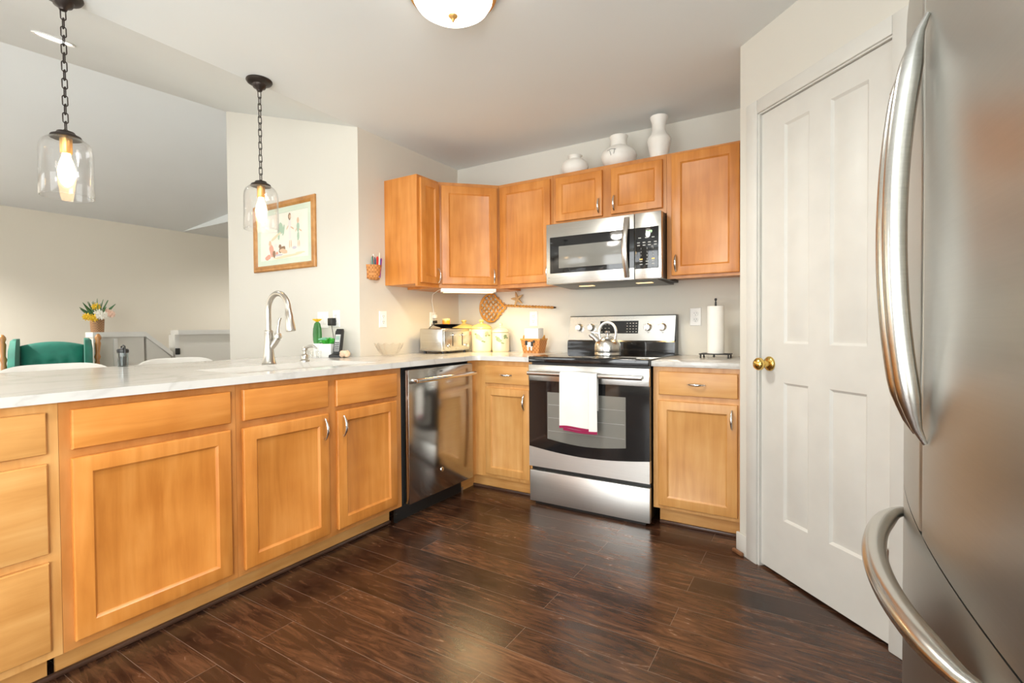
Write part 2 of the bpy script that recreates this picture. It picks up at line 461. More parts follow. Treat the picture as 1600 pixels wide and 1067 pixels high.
# pantry wall at 45 degrees, with the doorway
k = .70710678
PX, PY = 2.28, -.73
def PP(s, off): return (PX+k*s+k*off, PY-k*s+k*off)
b = new(); prism(b, [(PX, 0), (PX, PY), PP(.128, 0), PP(.128, .1), (PX+.1, PY+.04), (PX+.1, 0)], 0, H); struct('wall_pantry_left', b, M_wall)
b = new(); prism(b, [PP(.128, 0), PP(.762, 0), PP(.762, .1), PP(.128, .1)], 2.066, H); struct('wall_pantry_header', b, M_wall)
e = PP(1.25, 0)
b = new(); prism(b, [PP(.762, 0), e, (3.62, e[1]), (3.62, e[1]+.1), (e[0]+.05, e[1]+.1), PP(.762, .1)], 0, H); struct('wall_pantry_right', b, M_wall)
b = new(); box(b, 2.38, 3.72, -.05, .05, 0, H); box(b, 3.62, 3.72, -1.6, -.05, 0, H); struct('wall_closet', b, M_wall)
# right wall behind the refrigerator, rear wall with windows
def wall_with_holes(bm, a0, a1, holes, c0, c1, axis, ztop=H):
    """holes: (a0,a1,z0,z1) sorted"""
    def bx(p, q, z0, z1):
        if q-p < 1e-4 or z1-z0 < 1e-4: return
        if axis == 'y': box(bm, p, q, c0, c1, z0, z1)
        else: box(bm, c0, c1, p, q, z0, z1)
    cur = a0
    for h0, h1, z0, z1 in holes:
        bx(cur, h0, 0, ztop); bx(h0, h1, 0, z0); bx(h0, h1, z1, ztop); cur = h1
    bx(cur, a1, 0, ztop)
WIN = [(-3.2, -1.4, .85, 2.15), (.3, 2.3, .04, 2.15)]
b = new(); wall_with_holes(b, FX, 3.9, WIN, -6.2, -6.08, 'y', 3.4); struct('wall_rear', b, M_wall)
b = new(); wall_with_holes(b, -6.08, -1.7, [(-5.6, -4.2, .7, 2.1)], 3.66, 3.78, 'x'); struct('wall_right', b, M_wall)
def window(n, a0, a1, z0, z1, c, axis):
    def P(bm, p, q, lo, hi, d0, d1, m=0):
        if axis == 'y': box(bm, p, q, c+d0, c+d1, lo, hi)
        else: box(bm, c+d0, c+d1, p, q, lo, hi)
    bm = new(); t = .05
    P(bm, a0, a1, z0, z0+t, -.03, .03); P(bm, a0, a1, z1-t, z1, -.03, .03)
    P(bm, a0, a0+t, z0+t, z1-t, -.03, .03); P(bm, a1-t, a1, z0+t, z1-t, -.03, .03)
    mid = (a0+a1)/2; zm = (z0+z1)/2
    P(bm, mid-.025, mid+.025, z0+t, z1-t, -.025, .025); P(bm, a0+t, a1-t, zm-.02, zm+.02, -.02, .02)
    fr = struct('window_%d' % n, bm, M_trim)
    g = new(); P(g, a0+t, a1-t, z0+t, z1-t, -.003, .003); obj('pane', g, M_wing, fr)
window(1, *WIN[0], -6.14, 'y'); window(2, *WIN[1], -6.14, 'y'); window(3, -5.6, -4.2, .7, 2.1, 3.72, 'x')

# pantry door, casing, baseboard (local frame: x along the wall, -y into the kitchen)
PROT = -PI/4
dr = bpy.data.objects.new('door_1', None); COL.objects.link(dr); dr.location = (PX, PY, 0); dr.rotation_euler = (0, 0, PROT); dr['kind'] = 'structure'
def panel_face(bm, xs, zs_, cells, y, depth=.008, raised=True):
    for i in range(len(xs)-1):
        for j in range(len(zs_)-1):
            x0, x1, z0, z1 = xs[i], xs[i+1], zs_[j], zs_[j+1]
            q = lambda d, yy: [(x0+d, yy, z0+d), (x1-d, yy, z0+d), (x1-d, yy, z1-d), (x0+d, yy, z1-d)]
            if (i, j) in cells:
                loops(bm, [q(0, y), q(.010, y+depth), q(.016, y+depth), q(.036, y+.002)], False, True)
            else: bm.faces.new([bm.verts.new(p) for p in q(0, y)])
DX0, DX1, DZ1 = .140, .752, 2.055
b = new()
panel_face(b, [DX0, .272, .403, .503, .660, DX1], [.012, .255, .855, 1.025, 1.965, DZ1], {(1, 1), (3, 1), (1, 3), (3, 3)}, .004)
box(b, DX0, DX1, .0125, .04, .012, DZ1)
for (x0, x1) in ((DX0, DX0), (DX1, DX1)):
    b.faces.new([b.verts.new(p) for p in ((x0, .004, .012), (x0, .013, .012), (x0, .013, DZ1), (x0, .004, DZ1))])
obj('door_slab', b, M_trim, dr, 30)
b = new(); lathe(b, [(.033, 0), (.033, -.004), (.028, -.010), (.014, -.014), (.012, -.034), (.020, -.040), (.028, -.050), (.0285, -.060), (.022, -.070), (.010, -.075), (0, -.076)], (.190, .004, .932), 28, 'y'); obj('door_knob', b, M_brass, dr, 40)
for hz in (1.823, 1.06, .295):
    b = new(); tube(b, [(.756, -.008, hz-.045), (.756, -.008, hz+.045)], .0075, 10)
    for q in (-.05, .046): tube(b, [(.756, -.008, hz+q), (.756, -.008, hz+q+.004)], .009, 10)
    for q in (-.027, -.009, .009, .027): tube(b, [(.756, -.008, hz+q-.001), (.756, -.008, hz+q+.001)], .0083, 10)
    obj('hinge', b, M_nick, dr)
def casing_profile(bm, x0, x1, z0, z1):
    box(bm, x0, x1, -.017, 0, z0, z1, .004, 2)
cs = bpy.data.objects.new('trim_1', None); COL.objects.link(cs); cs.location = (PX, PY, 0); cs.rotation_euler = (0, 0, PROT); cs['kind'] = 'structure'
b = new(); casing_profile(b, .062, .131, 0, 2.126); casing_profile(b, .759, .828, 0, 2.126); casing_profile(b, .131, .759, 2.063, 2.126)
box(b, .131, .139, -.008, .06, 0, 2.063); box(b, .753, .759, -.008, .06, 0, 2.063); box(b, .139, .753, -.008, .06, 2.057, 2.064)
obj('door_casing', b, M_trim, cs)
b = new(); box(b, -.010, .0615, -.014, -.001, 0, .10, .003); tb = struct('baseboard_pantry', b, M_trim); tb.location = (PX, PY, 0); tb.rotation_euler = (0, 0, PROT)
b = new(); box(b, -.02, .050, -.032, -.0145, 0, .018, .006); tb = struct('trim_2', b, M_redshoe); tb.location = (PX, PY, 0); tb.rotation_euler = (0, 0, PROT)

# stair half walls of the living area
def capwall(bm_w, bm_c, y0, y1, z0, z1, x=-3.5):
    prism(bm_w, [(y0, 0), (y1, 0), (y1, z1-.05), (y0, z0-.05)], x-.06, x+.06, 'x')
    d = .012
    prism(bm_c, [(y0-d, z0-.05), (y1+d, z1-.05), (y1+d, z1), (y0-d, z0)], x-.09, x+.09, 'x')
bw, bc = new(), new()
capwall(bw, bc, -1.38, -.95, 1.085, 1.085); capwall(bw, bc, -.926, -.70, 1.078, .86)
struct('wall_stair_low', bw, M_wall); struct('trim_3', bc, M_trim)
bw, bc = new(), new()
capwall(bw, bc, -.62, .6, 1.10, 1.10); struct('wall_stair_high', bw, M_wall)
box(bc, -3.57, -3.43, -.66, -.615, 0, 1.05); struct('trim_4', bc, M_trim)
b = new(); box(b, -3.436, -3.42, -1.22, -1.185, .5, 1.02, .003); struct('trim_5', b, M_trim)

# ------------------------------------------------------------------ cabinets (local frame: x across, front at y=0 facing -y, depth +y)
def recess_door(bm, x0, x1, z0, z1, y=0, t=.019, st=.052, dp=.009):
    q = lambda d, yy: [(x0+d, yy, z0+d), (x1-d, yy, z0+d), (x1-d, yy, z1-d), (x0+d, yy, z1-d)]
    loops(bm, [q(0, y), q(0, y-t+.005), q(.002, y-t+.0015), q(.006, y-t), q(st, y-t), q(st+.007, y-t+dp*.85), q(st+.010, y-t+dp)])
def slab_front(bm, x0, x1, z0, z1, y=0, t=.019):
    q = lambda d, yy: [(x0+d, yy, z0+d), (x1-d, yy, z0+d), (x1-d, yy, z1-d), (x0+d, yy, z1-d)]
    loops(bm, [q(0, y), q(0, y-t+.006), q(.003, y-t+.0015), q(.008, y-t)])
def pull(bm, c, length, vertical=True, y=-.019):
    """arched bow pull with leaf-shaped ends"""
    n = 14; pts = []; rad = []
    for i in range(n+1):
        f = i/n; s = (f-.5)*length; d = .004+.022*math.sin(PI*f)**.8
        pts.append((c[0], y-d, c[1]+s) if vertical else (c[0]+s, y-d, c[1]))
        wdt = .0035+.0035*math.sin(PI*f)
        rad.append((wdt, .0035+.0015*math.sin(PI*f)))
    tube(bm, pts, rad, 10, ref=(1, 0, 0) if vertical else (0, 0, 1))
    for sgn in (-1, 1):
        s = sgn*length*.44
        p = (c[0], y, c[1]+s) if vertical else (c[0]+s, y, c[1])
        tube(bm, [p, (p[0], y-.010, p[2])], .0045, 8)
def carcass(bm, w, z0, z1, depth, fr=.04):
    # open-fronted box with a face frame
    box(bm, 0, w, .019, depth, z0, z1)
    box(bm, 0, w, 0, .019, z0, z1)
def cab_door(root, x0, x1, z0, z1, hx=None, hz=None, hl=.10, mat=None, st=.052):
    bm = new(); recess_door(bm, x0, x1, z0, z1, -.001, st=st)
    d = obj('door', bm, mat or M_wv, root, 25)
    if hx is not None:
        hb = new(); pull(hb, (hx, hz), hl, True, -.020); obj('handle', hb, M_chrome, d, 50)
    return d
def cab_drawer(root, x0, x1, z0, z1, h=False, mat=None, name='drawer', hl=.09):
    bm = new(); slab_front(bm, x0, x1, z0, z1, -.001)
    d = obj(name, bm, mat or M_wh, root, 25)
    if h:
        hb = new(); pull(hb, ((x0+x1)/2, (z0+z1)/2), hl, False, -.020); obj('handle', hb, M_chrome, d, 50)
    return d
def toe(root, x0, x1, mat=None, set_=.075):
    bm = new(); box(bm, x0, x1, set_, set_+.012, .0, .1); obj('toe_kick', bm, mat or M_lh, root)
CBT = .884     # underside of the countertop
# peninsula run: local x -> world +y, front faces +x at x=.61
def lrun(name, label, y0, y1, mat_c=M_wf):
    t = thing(name, label, 'cabinet', (.61, y0, 0), PI/2)
    bm = new(); wd = y1-y0-.001
    box(bm, 0, wd, 0, .59, .1, .66 if 'sink' in name else CBT-.001)
    if 'sink' in name: box(bm, 0, wd, 0, .045, .66, CBT-.001); box(bm, 0, .02, .045, .59, .66, CBT-.001); box(bm, wd-.02, wd, .045, .59, .66, CBT-.001)
    obj('carcass', bm, mat_c, t)
    return t
Y1 = -2.79
t = lrun('drawer_cabinet', 'pale maple three-drawer base cabinet at the far left edge of the photo', -3.55, Y1, M_lv)
for z0, z1 in ((.729, .855), (.427, .700), (.128, .400)): cab_drawer(t, .03, .76-.032, z0, z1, mat=M_lh)
toe(t, .0, .74)
t = lrun('base_cabinet', 'maple base cabinet with one wide handleless door below a wide drawer front', Y1, -2.245)
cab_drawer(t, .028, .518, .731, .856); cab_door(t, .026, .516, .127, .704, st=.050); toe(t, .0, .545)
t = lrun('sink_cabinet', 'sink base cabinet with two doors and two false fronts, below the faucet', -2.245, -1.32)
cab_drawer(t, .024, .431, .731, .858, name='false_front'); cab_drawer(t, .478, .882, .727, .854, name='false_front')
cab_door(t, .022, .432, .123, .701, .405, .630); cab_door(t, .482, .878, .126, .705, .513, .628); toe(t, .0, .90)
b = new(); box(b, -3.55, -1.345, -.0, .016, 0, .018, .006); tr = struct('trim_6', b, M_shoe); tr.location = (.550, 0, 0); tr.rotation_euler = (0, 0, PI/2)
tr.location = (.552, 0, 0)
# filler between dishwasher and corner, and back cabinet left of the range
t = thing('corner_cabinet', 'narrow maple corner base cabinet with drawer and door, left of the range', 'cabinet', (.61, -.61, 0), 0)
b = new(); prism(b, [(-.0, -.075), (0, 0), (.445, 0), (.445, .59), (-.02, .59), (-.02, -.075)], .1, CBT-.001); obj('carcass', b, M_lv, t)  # same maple as the peninsula, stronger light put into the paler colour
cab_drawer(t, .092, .433, .732, .852, True, mat=M_lh); cab_door(t, .092, .434, .124, .703, .398, .622, mat=M_lv, st=.047); 
b = new(); box(b, -.06, .445, .06, .072, 0, .1); box(b, -.072, -.06, -.10, .072, 0, .1); obj('toe_kick', b, M_lh, t)
b = new(); box(b, -.058, .445, .043, .059, 0, .018, .005); tr = struct('trim_7', b, M_shoe); tr.location = (.61, -.61, 0)
t = thing('base_cabinet', 'maple base cabinet with drawer and door, between range and pantry wall', 'cabinet', (1.826, -.61, 0), 0)
b = new(); box(b, 0, .452, 0, .59, .1, CBT-.001); obj('carcass', b, M_lv, t)
cab_drawer(t, .033, .431, .730, .857, True, mat=M_lh); cab_door(t, .029, .430, .121, .698, .404, .622, mat=M_lv, st=.048); toe(t, .02, .452, set_=.06)
b = new(); box(b, .02, .44, .043, .059, 0, .018, .005); tr = struct('trim_8', b, M_shoe); tr.location = (1.826, -.61, 0)

# countertops
b = new()
Z0, Z1 = CBT, .914
for x0, x1, y0, y1 in ((-.52, .13, -3.7, -1.072), (.13, .51, -3.7, -2.17), (.13, .51, -1.40, -.002), (.51, .64, -3.7, -.64), (.002, .13, -1.072, -.002), (.51, 1.058, -.64, -.002)):
    box(b, x0, x1, y0, y1, Z0, Z1)
rr = .045
prism(b, [(.64, -.64), (.64, -.64-rr)]+[(.64+rr-rr*math.cos(a), -.64-rr+rr*math.sin(a)) for a in [i*PI/2/8 for i in range(1, 8)]]+[(.64+rr, -.64)], Z0, Z1)
bmesh.ops.remove_doubles(b, verts=b.verts[:], dist=.0001)
tag(obj('countertop', b, M_quartz), 'long L-shaped white quartz countertop with the sink, left of the range', 'countertop')
b = new(); box(b, 1.822, 2.278, -.64, -.002, Z0, Z1, .002); tag(obj('countertop', b, M_quartz), 'short white quartz countertop right of the range, under the paper towels', 'countertop')

# sink, faucet, dispenser
b = new()
x0, x1, y0, y1 = .118, .522, -2.182, -1.388
def rrect(x0, x1, y0, y1, r, z, n=6):
    P = []
    for cx, cy, a in ((x1-r, y1-r, 0), (x0+r, y1-r, 90), (x0+r, y0+r, 180), (x1-r, y0+r, 270)):
        for i in range(n+1):
            q = R(a+90*i/n); P.append((cx+r*math.cos(q), cy+r*math.sin(q), z))
    return P
loops(b, [rrect(x0-.012, x1+.012, y0-.012, y1+.012, .03, Z0-.001), rrect(x0, x1, y0, y1, .02, Z0-.001), rrect(x0+.004, x1-.004, y0+.004, y1-.004, .03, .72), rrect(x0+.03, x1-.03, y0+.03, y1-.03, .03, .695), rrect(.30, .34, -1.80, -1.76, .019, .692)], False, True)
loops(b, [rrect(x0-.012, x1+.012, y0-.012, y1+.012, .03, Z0-.001), rrect(x0-.008, x1+.008, y0-.008, y1+.008, .03, .70), rrect(x0-.004, x1+.004, y0-.004, y1+.004, .03, .682)], False, True)
sk = tag(obj('sink', b, M_enam), 'white undermount sink set into the countertop below the faucet', 'sink')
b = new(); lathe(b, [(.0, .001), (.03, .001), (.038, .004), (.04, .001), (.0, -.01)], (.32, -1.78, .693), 20); obj('drain', b, M_chrome, sk)

t = thing('faucet', 'brushed nickel high-arc pull-down kitchen faucet behind the sink', 'faucet', (.07, -1.76, .914))
b = new(); lathe(b, [(.036, 0), (.037, .004), (.032, .012), (.027, .05), (.023, .09), (.0205, .135), (.0205, .165), (.0215, .17), (.0215, .178), (.019, .182), (0, .182)], seg=28); obj('body', b, M_nick, t, 40)
pts = [(0, 0, .18), (0, 0, .25), (0, 0, .29)]
for i in range(1, 13):
    a = PI-PI*.985*i/12; pts.append((.088+.088*math.cos(a), 0, .29+.088*math.sin(a)))
b = new(); tube(b, pts, .0145, 16); obj('spout', b, M_nick, t, 60)
p1 = Vector(pts[-1]); dv = (Vector(pts[-1])-Vector(pts[-2])).normalized()
b = new(); hp = [p1-dv*.002, p1+dv*.02, p1+dv*.022, p1+dv*.06, p1+dv*.105, p1+dv*.118]
tube(b, hp, [.0155, .0165, .018, .020, .025, .023], 20); obj('spray_head', b, M_nick, t, 40)
b = new(); tube(b, [(0, 0, .07), (.02, .014, .105), (.037, .027, .14)], [.016, .017, .018], 14); lathe(b, [(.020, 0), (.022, .01), (.016, .028), (.0, .030)], (.038, .028, .138), 16)
tube(b, [(.038, .028, .165), (.040, .031, .20), (.044, .034, .235), (.052, .038, .25)], [.009, .007, .008, .006], 10); obj('lever', b, M_nick, t, 50)
t = thing('soap_dispenser', 'brushed nickel soap dispenser pump standing right of the faucet', 'soap dispenser', (.055, -1.53, .914))
b = new(); lathe(b, [(.026, 0), (.026, .006), (.018, .012), (.020, .03), (.015, .04), (.009, .044), (.009, .06), (.016, .064), (.016, .076), (.008, .085), (0, .086)], seg=22); obj('base', b, M_nick, t, 40)
b = new(); tube(b, [(0, 0, .075), (.025, .012, .088), (.05, .024, .088), (.068, .032, .074)], [.009, .009, .007, .005], 10); obj('nozzle', b, M_nick, t, 60)

# ------------------------------------------------------------------ upper cabinets
UB, UT = 1.388, 2.139
def upper(name, label, loc, rz, w, depth, z0=UB, z1=UT, mat=M_wf):
    t = thing(name, label, 'cabinet', loc, rz)
    bm = new(); box(bm, 0, w-.0006, 0, depth, z0+.016, z1-.001); box(bm, 0, w-.0006, 0, .019, z0, z0+.016); obj('carcass', bm, mat, t)
    return t
t = upper('wall_cabinet', 'narrow maple wall cabinet with plain side panel, leftmost of the wall cabinets', (.305, -.839, 0), PI/2, .222, .303, mat=M_wv)
cab_door(t, .022, .215, 1.414, 2.12, .190, 1.47, .10, st=.045)
t = thing('wall_cabinet', 'diagonal corner maple wall cabinet above the toaster', 'cabinet', (.305, -.617, 0), PI/4)
b = new(); fw_ = .4412
c_ = [(.0005, .0005), (fw_-.0005, .0005), (fw_+.2145, .2145), (fw_/2, .2145+.2205+.0), (-.2145, .2145)]
# footprint in local frame: the two walls meet at the rear
def tolocal(x, y):
    dx, dy = x-.305, y+.617; return (dx*k+dy*k, -dx*k+dy*k)
foot = [tolocal(.305, -.6165), tolocal(.6165, -.305), tolocal(.6165, -.002), tolocal(.002, -.002), tolocal(.002, -.6165)]
prism(b, foot, UB+.0, UT-.001); obj('carcass', b, M_wf, t)
cab_door(t, .020, .424, 1.412, 2.112, .396, 1.475, .10)
t = upper('wall_cabinet', 'maple wall cabinet with one door, between the corner cabinet and the microwave', (.618, -.305, 0), 0, .440, .303)
cab_door(t, .016, .424, 1.413, 2.115, .407, 1.482, .10)
t = upper('wall_cabinet', 'short wide maple wall cabinet with two small doors, directly above the microwave', (1.059, -.305, 0), 0, .764, .303, 1.786, UT)
cab_door(t, .026, .359, 1.816, 2.110, .338, 1.884, .095, st=.045); cab_door(t, .418, .742, 1.818, 2.110, .441, 1.887, .095, st=.045)
t = upper('wall_cabinet', 'maple wall cabinet with one wide door, right of the microwave above the paper towels', (1.824, -.305, 0), 0, .454, .303)
cab_door(t, .030, .403, 1.405, 2.124, .057, 1.478, .10)

# ------------------------------------------------------------------ dishwasher
t = thing('dishwasher', 'stainless steel dishwasher with bar handle, between the sink cabinet and the corner', 'dishwasher', (.61, -1.318, 0), PI/2)
b = new(); box(b, .004, .628, .006, .56, .10, .882); obj('tub', b, M_dark, t)
b = new(); box(b, .018, .624, -.040, .005, .108, .868, .004, 2); obj('door', b, M_dws, t)
b = new()
tube(b, [(.045, -.082, .806), (.15, -.088, .806), (.32, -.091, .806), (.50, -.088, .806), (.60, -.082, .806)], .0125, 14)
tube(b, [(.050, -.083, .806), (.050, -.040, .806)], .010, 10); tube(b, [(.594, -.083, .806), (.594, -.040, .806)], .010, 10); obj('handle', b, M_chrome, t, 50)
b = new(); box(b, -.012, .60, .045, .055, .0, .098); box(b, -.012, -.004, .03, .045, 0, .05); obj('kick_plate', b, M_black, t)
b = new(); lathe(b, [(0, -.0035), (.013, -.0035), (.015, -.001), (.015, 0)], (.303, -.0405, .24), 20, 'y'); bd = obj('badge', b, M_chrome, t)
b = new(); box(b, .29, .315, -.0412, -.040, .838, .844); obj('sensor', b, M_black, t)
b = new(); box(b, .60, .62, .045, .06, 0, .03); obj('foot', b, M_chrome, t)

# ------------------------------------------------------------------ range
RX0, RX1 = 1.064, 1.820
RW = RX1-RX0
t = thing('range', 'stainless steel electric range with black glass cooktop and oven window', 'range', (RX0, -.66, 0), 0)
b = new(); box(b, .004, RW-.004, .03, .63, .03, .89); obj('body', b, M_black, t)
b = new(); box(b, 0, RW, -.012, .60, .885, .922, .006, 3); obj('cooktop', b, M_blackg, t)
for cx, cy, r_ in ((.2, .16, .10), (.56, .16, .08), (.2, .43, .075), (.56, .43, .10)):
    pass
b = new()
q = [(.002, .012), (RW-.002, .012), (RW-.002, .212), (.002, .212)]
box(b, .0, RW, -.0, .03, .018, .212, .004, 2); obj('drawer', b, M_rst, t)
b = new(); box(b, .03, RW-.03, .02, .06, 0, .03); obj('kick', b, M_black, t)
# oven door: steel frame bands with a black glass between; curved lower edge
b = new(); n = 20
low = [(RW*i/n, .362-.030*math.sin(PI*i/n)) for i in range(n+1)]
prism(b, [(0, .238), (RW, .238)]+low[::-1], -.004, .03, 'y'); obj('oven_door_band', b, M_rst, t)
b = new(); prism(b, low+[(RW, .772), (0, .772)], -.002, .03, 'y'); gl = obj('oven_door_glass', b, M_blackg, t)
b = new(); wlow = [(.128+.494*i/n, .420-.022*math.sin(PI*i/n)) for i in range(n+1)]
prism(b, wlow+[(.622, .706), (.128, .706)], -.0035, .0, 'y'); ow = obj('oven_window', b, M_oveng, gl)
b = new()
for zz in (.47, .55, .63): tube(b, [(.135, -.0036, zz), (.615, -.0036, zz)], .0012, 6)
obj('oven_rack', b, M_mark, ow)
b = new(); box(b, 0, RW, -.008, .03, .772, .872, .003, 2); obj('oven_door_top', b, M_steel, t)
b = new(); tube(b, [(.015, -.048, .822), (RW-.028, -.048, .822)], [(.013, .010)]*2, 14, ref=(0, 0, 1))
for hx in (.035, RW-.05): tube(b, [(hx, -.048, .822), (hx, -.005, .822)], .010, 10)
obj('handle', b, M_steel, t, 50)
b = new(); lathe(b, [(0, -.0012), (.016, -.0012), (.016, 0)], (.385, -.0042, .745), 20, 'y'); obj('badge', b, M_mark, t)
# backguard
b = new()
prism(b, [(.560, .922), (.585, .922), (.655, .922), (.655, 1.180), (.612, 1.180), (.590, 1.012), (.560, 1.0)], .0, RW, 'x', 0)
obj('backguard', b, M_blackg, t)
def bgp(x, z, off=0):   # point on the sloped control panel
    y = .588+(z-1.005)*(.024/.17); return (x, y-off, z)
b = new(); x0, x1 = -.006, RW-.008
A = [bgp(x0, 1.008, .006), bgp(x1, 1.008, .006), bgp(x1+.004, 1.174, .006), bgp(x0+.010, 1.174, .006)]
Bk = [(p[0], p[1]+.008, p[2]) for p in A]
loops(b, [Bk, A]); obj('control_panel', b, M_steel, t)
b = new()
A = [bgp(.236, 1.056, .0075), bgp(.508, 1.056, .0075), bgp(.508, 1.142, .0075), bgp(.236, 1.142, .0075)]
loops(b, [[(p[0], p[1]+.002, p[2]) for p in A], A])
for i in range(4):
    for j in range(4):
        c = bgp(.432+.021*i, 1.068+.019*j, .009); box(b, c[0]-.004, c[0]+.004, c[1]-.0006, c[1]+.001, c[2]-.0025, c[2]+.0025, mi=1)
for i in range(3):
    for j in range(3):
        c = bgp(.250+.026*i, 1.066+.026*j, .009); box(b, c[0]-.006, c[0]+.006, c[1]-.0006, c[1]+.001, c[2]-.0015, c[2]+.0015, mi=1)
dp = obj('display', b, [M_blackg, M_mark], t)
for kx in (.080, .172, .574, .670):
    c = bgp(kx, 1.098, .006)
    b = new(); lathe(b, [(.027, 0), (.027, -.008), (.024, -.014), (.022, -.030), (.019, -.034), (0, -.034)], c, 26, 'y')
    box(b, c[0]-.006, c[0]+.006, c[1]-.042, c[1]-.030, c[2]-.023, c[2]+.023, .003)
    for a in (-60, 0, 60, 180):
        q = R(a); p = bgp(c[0]+.036*math.sin(q), 1.098+.036*math.cos(q), .0075); box(b, p[0]-.002, p[0]+.002, p[1]-.0005, p[1]+.001, p[2]-.002, p[2]+.002, mi=1)
    obj('knob', b, [M_knobst, M_mark], t, 40)

# towel over the oven handle
b = new()
def sheet(bm, x0, x1, ys, th, nx=16, wav=.004, ph=0, mi_hem=None):
    """ys: list of (y,z) down the sheet"""
    m_ = len(ys); G = []
    for j, (y, z) in enumerate(ys):
        row = []
        for i in range(nx+1):
            f = i/nx; amp = wav*min(1, abs(j)/4)
            row.append((x0+(x1-x0)*f+.006*(j/m_)*(f-.5), y+amp*math.sin(f*9+ph), z+.004*math.sin(f*5+ph)*(j/m_)))
        G.append(row)
    for side in (0, 1):
        V = [[bm.verts.new((p[0], p[1]-(th if side else 0), p[2])) for p in row] for row in G]
        for j in range(m_-1):
            for i in range(nx):
                f = bm.faces.new((V[j][i], V[j][i+1], V[j+1][i+1], V[j+1][i]))
                if mi_hem and j in mi_hem: f.material_index = 1
        if side: W = V
        else: U = V
    edge = lambda a, b_: [bm.faces.new((a[i], a[i+1], b_[i+1], b_[i])) for i in range(len(a)-1)]
    edge(U[0], W[0]); edge(U[-1], W[-1]); edge([r_[0] for r_ in U], [r_[0] for r_ in W]); edge([r_[-1] for r_ in U], [r_[-1] for r_ in W])
hy, hz = -.048, .822
over = [(hy+.0165, hz-.02), (hy+.0165, hz-.0), (hy+.012, hz+.0135), (hy, hz+.0185), (hy-.012, hz+.0145), (hy-.0175, hz)]
fr_ = over+[(hy-.019, hz-.03-.0295*i) for i in range(9)]+[(hy-.019, .5235-.0), (hy-.019, .508)]
sheet(b, .245, .425, fr_, .004, 14, .002, 0, {len(fr_)-2})
ht = thing('hand_towel', 'white hand towel with maroon hem hung over the oven door handle', 'towel', (RX0, -.66, 0))
obj('front_fold', b, [M_towel, M_hem], ht, 60)
b = new(); bk = [(hy-.0165, hz+.004), (hy-.0172, hz-.02)]+[(hy-.0185, hz-.05-.03*i) for i in range(9)]+[(hy-.0185, .508), (hy-.0185, .493)]
sheet(b, .268, .476, [(y+.004-.0035, z) for y, z in bk], .0015, 14, .0012, 1.5, {len(bk)-2})
b2 = new(); over2 = [(hy+.0165, hz-.2)]+over
sheet(b2, .27, .472, over2, .003, 10, .0, 0)
obj('back_fold', b, [M_towel, M_hem], ht, 60); obj('top_fold', b2, [M_towel, M_hem], ht, 60)

# ------------------------------------------------------------------ microwave
t = thing('microwave', 'stainless steel over-the-range microwave with black glass door', 'microwave', (1.062, -.40, 0), 0)
MW = .760; MZ0, MZ1 = 1.388, 1.780
b = new(); box(b, .002, MW-.002, .02, .396, MZ0, MZ1); obj('body', b, M_black, t)
def mwface(bm, x0, x1, y=0): box(bm, x0, x1, y-.022, .02, MZ0-.003, MZ1, .004, 2)
b = new(); mwface(b, .002, .598); dd = obj('door', b, M_steel, t)
b = new(); mwface(b, .601, MW); obj('panel_frame', b, M_steel, t)
b = new(); box(b, .030, .598, -.0235, -.02, 1.455, 1.692, .001); wn = obj('door_glass', b, M_blackg, dd)
b = new(); box(b, .095, .530, -.0245, -.023, 1.487, 1.630, .0006); obj('window_screen', b, plain('window_mesh_glass', (.20, .195, .18), .12, 0, .6), wn)  if False else obj('window_screen', b, M_oveng, dd)
b = new(); n = 16
tube(b, [(.553+.022*math.sin(PI*i/n)*0, -.024-.050*math.sin(PI*i/n), MZ0+.012+(MZ1-MZ0-.03)*i/n) for i in range(n+1)], [(.017, .006)]*(n+1), 12, ref=(1, 0, 0)); obj('handle', b, M_steel, dd, 50)
b = new(); box(b, .604, .744, -.0235, -.02, 1.447, 1.692, .001)
CLK = lambda kp: text('clock', '8:09', .022, M_disp, kp, (.688, -.0237, 1.663), ROT_FRONT)
for j, row in enumerate(((.632, .672, .712), (.625, .658, .690, .725), (.625, .658, .690, .725))):
    for x in row: zz = (1.630, 1.602, 1.586)[j]; box(b, x-.008, x+.008, -.0243, -.0234, zz-.003, zz+.003, mi=1)
for j in range(2):
    for x in (.640, .676, .712): zz = (1.490, 1.473)[j]; box(b, x-.008, x+.008, -.0243, -.0234, zz-.003, zz+.003, mi=1)
kp = obj('control_panel', b, [M_blackg, M_mark], t); CLK(kp)
for j, rw in enumerate(('123', '456', '789', '*0#')):
    for i, ch in enumerate(rw):
        if ch.isdigit(): text('number_key', ch, .014, M_mark, kp, (.640+.036*i, -.0237, 1.566-.021*j), ROT_FRONT)
for x in (.640, .712):
    b = new(); box(b, x-.009, x+.009, -.0243, -.0234, 1.499, 1.507); obj('start_key', b, M_gold, kp)
b = new(); box(b, .012, .032, -.0228, -.0215, 1.424, 1.430); box(b, .012, .030, -.0228, -.0215, 1.404, 1.409); obj('badge', b, M_mark, dd)
b = new(); prism(b, [(.0, MZ0-.001), (.395, MZ0-.001), (.395, MZ0-.012), (.30, MZ0-.016), (.02, MZ0-.006)], .03, MW-.03, 'x'); un = obj('underside', b, M_under, t)
for lx in (.17, .56):
    spot('hood_lamp_light', (1.062+lx+.05, -.25, MZ0-.03), 3, (1, .68, .32), 120, .03)
    b = new(); box(b, lx, lx+.10, .13, .17, MZ0-.0125, MZ0-.004); obj('lamp', b, M_mwl, un)

# ------------------------------------------------------------------ refrigerator (local: x across, front faces -y; rotated so it faces -x)
FY = -2.254      # seam between the two upper doors
t = thing('refrigerator', 'stainless steel french-door refrigerator with curved handles at the right edge', 'refrigerator', (2.752, FY, 0), -PI/2)
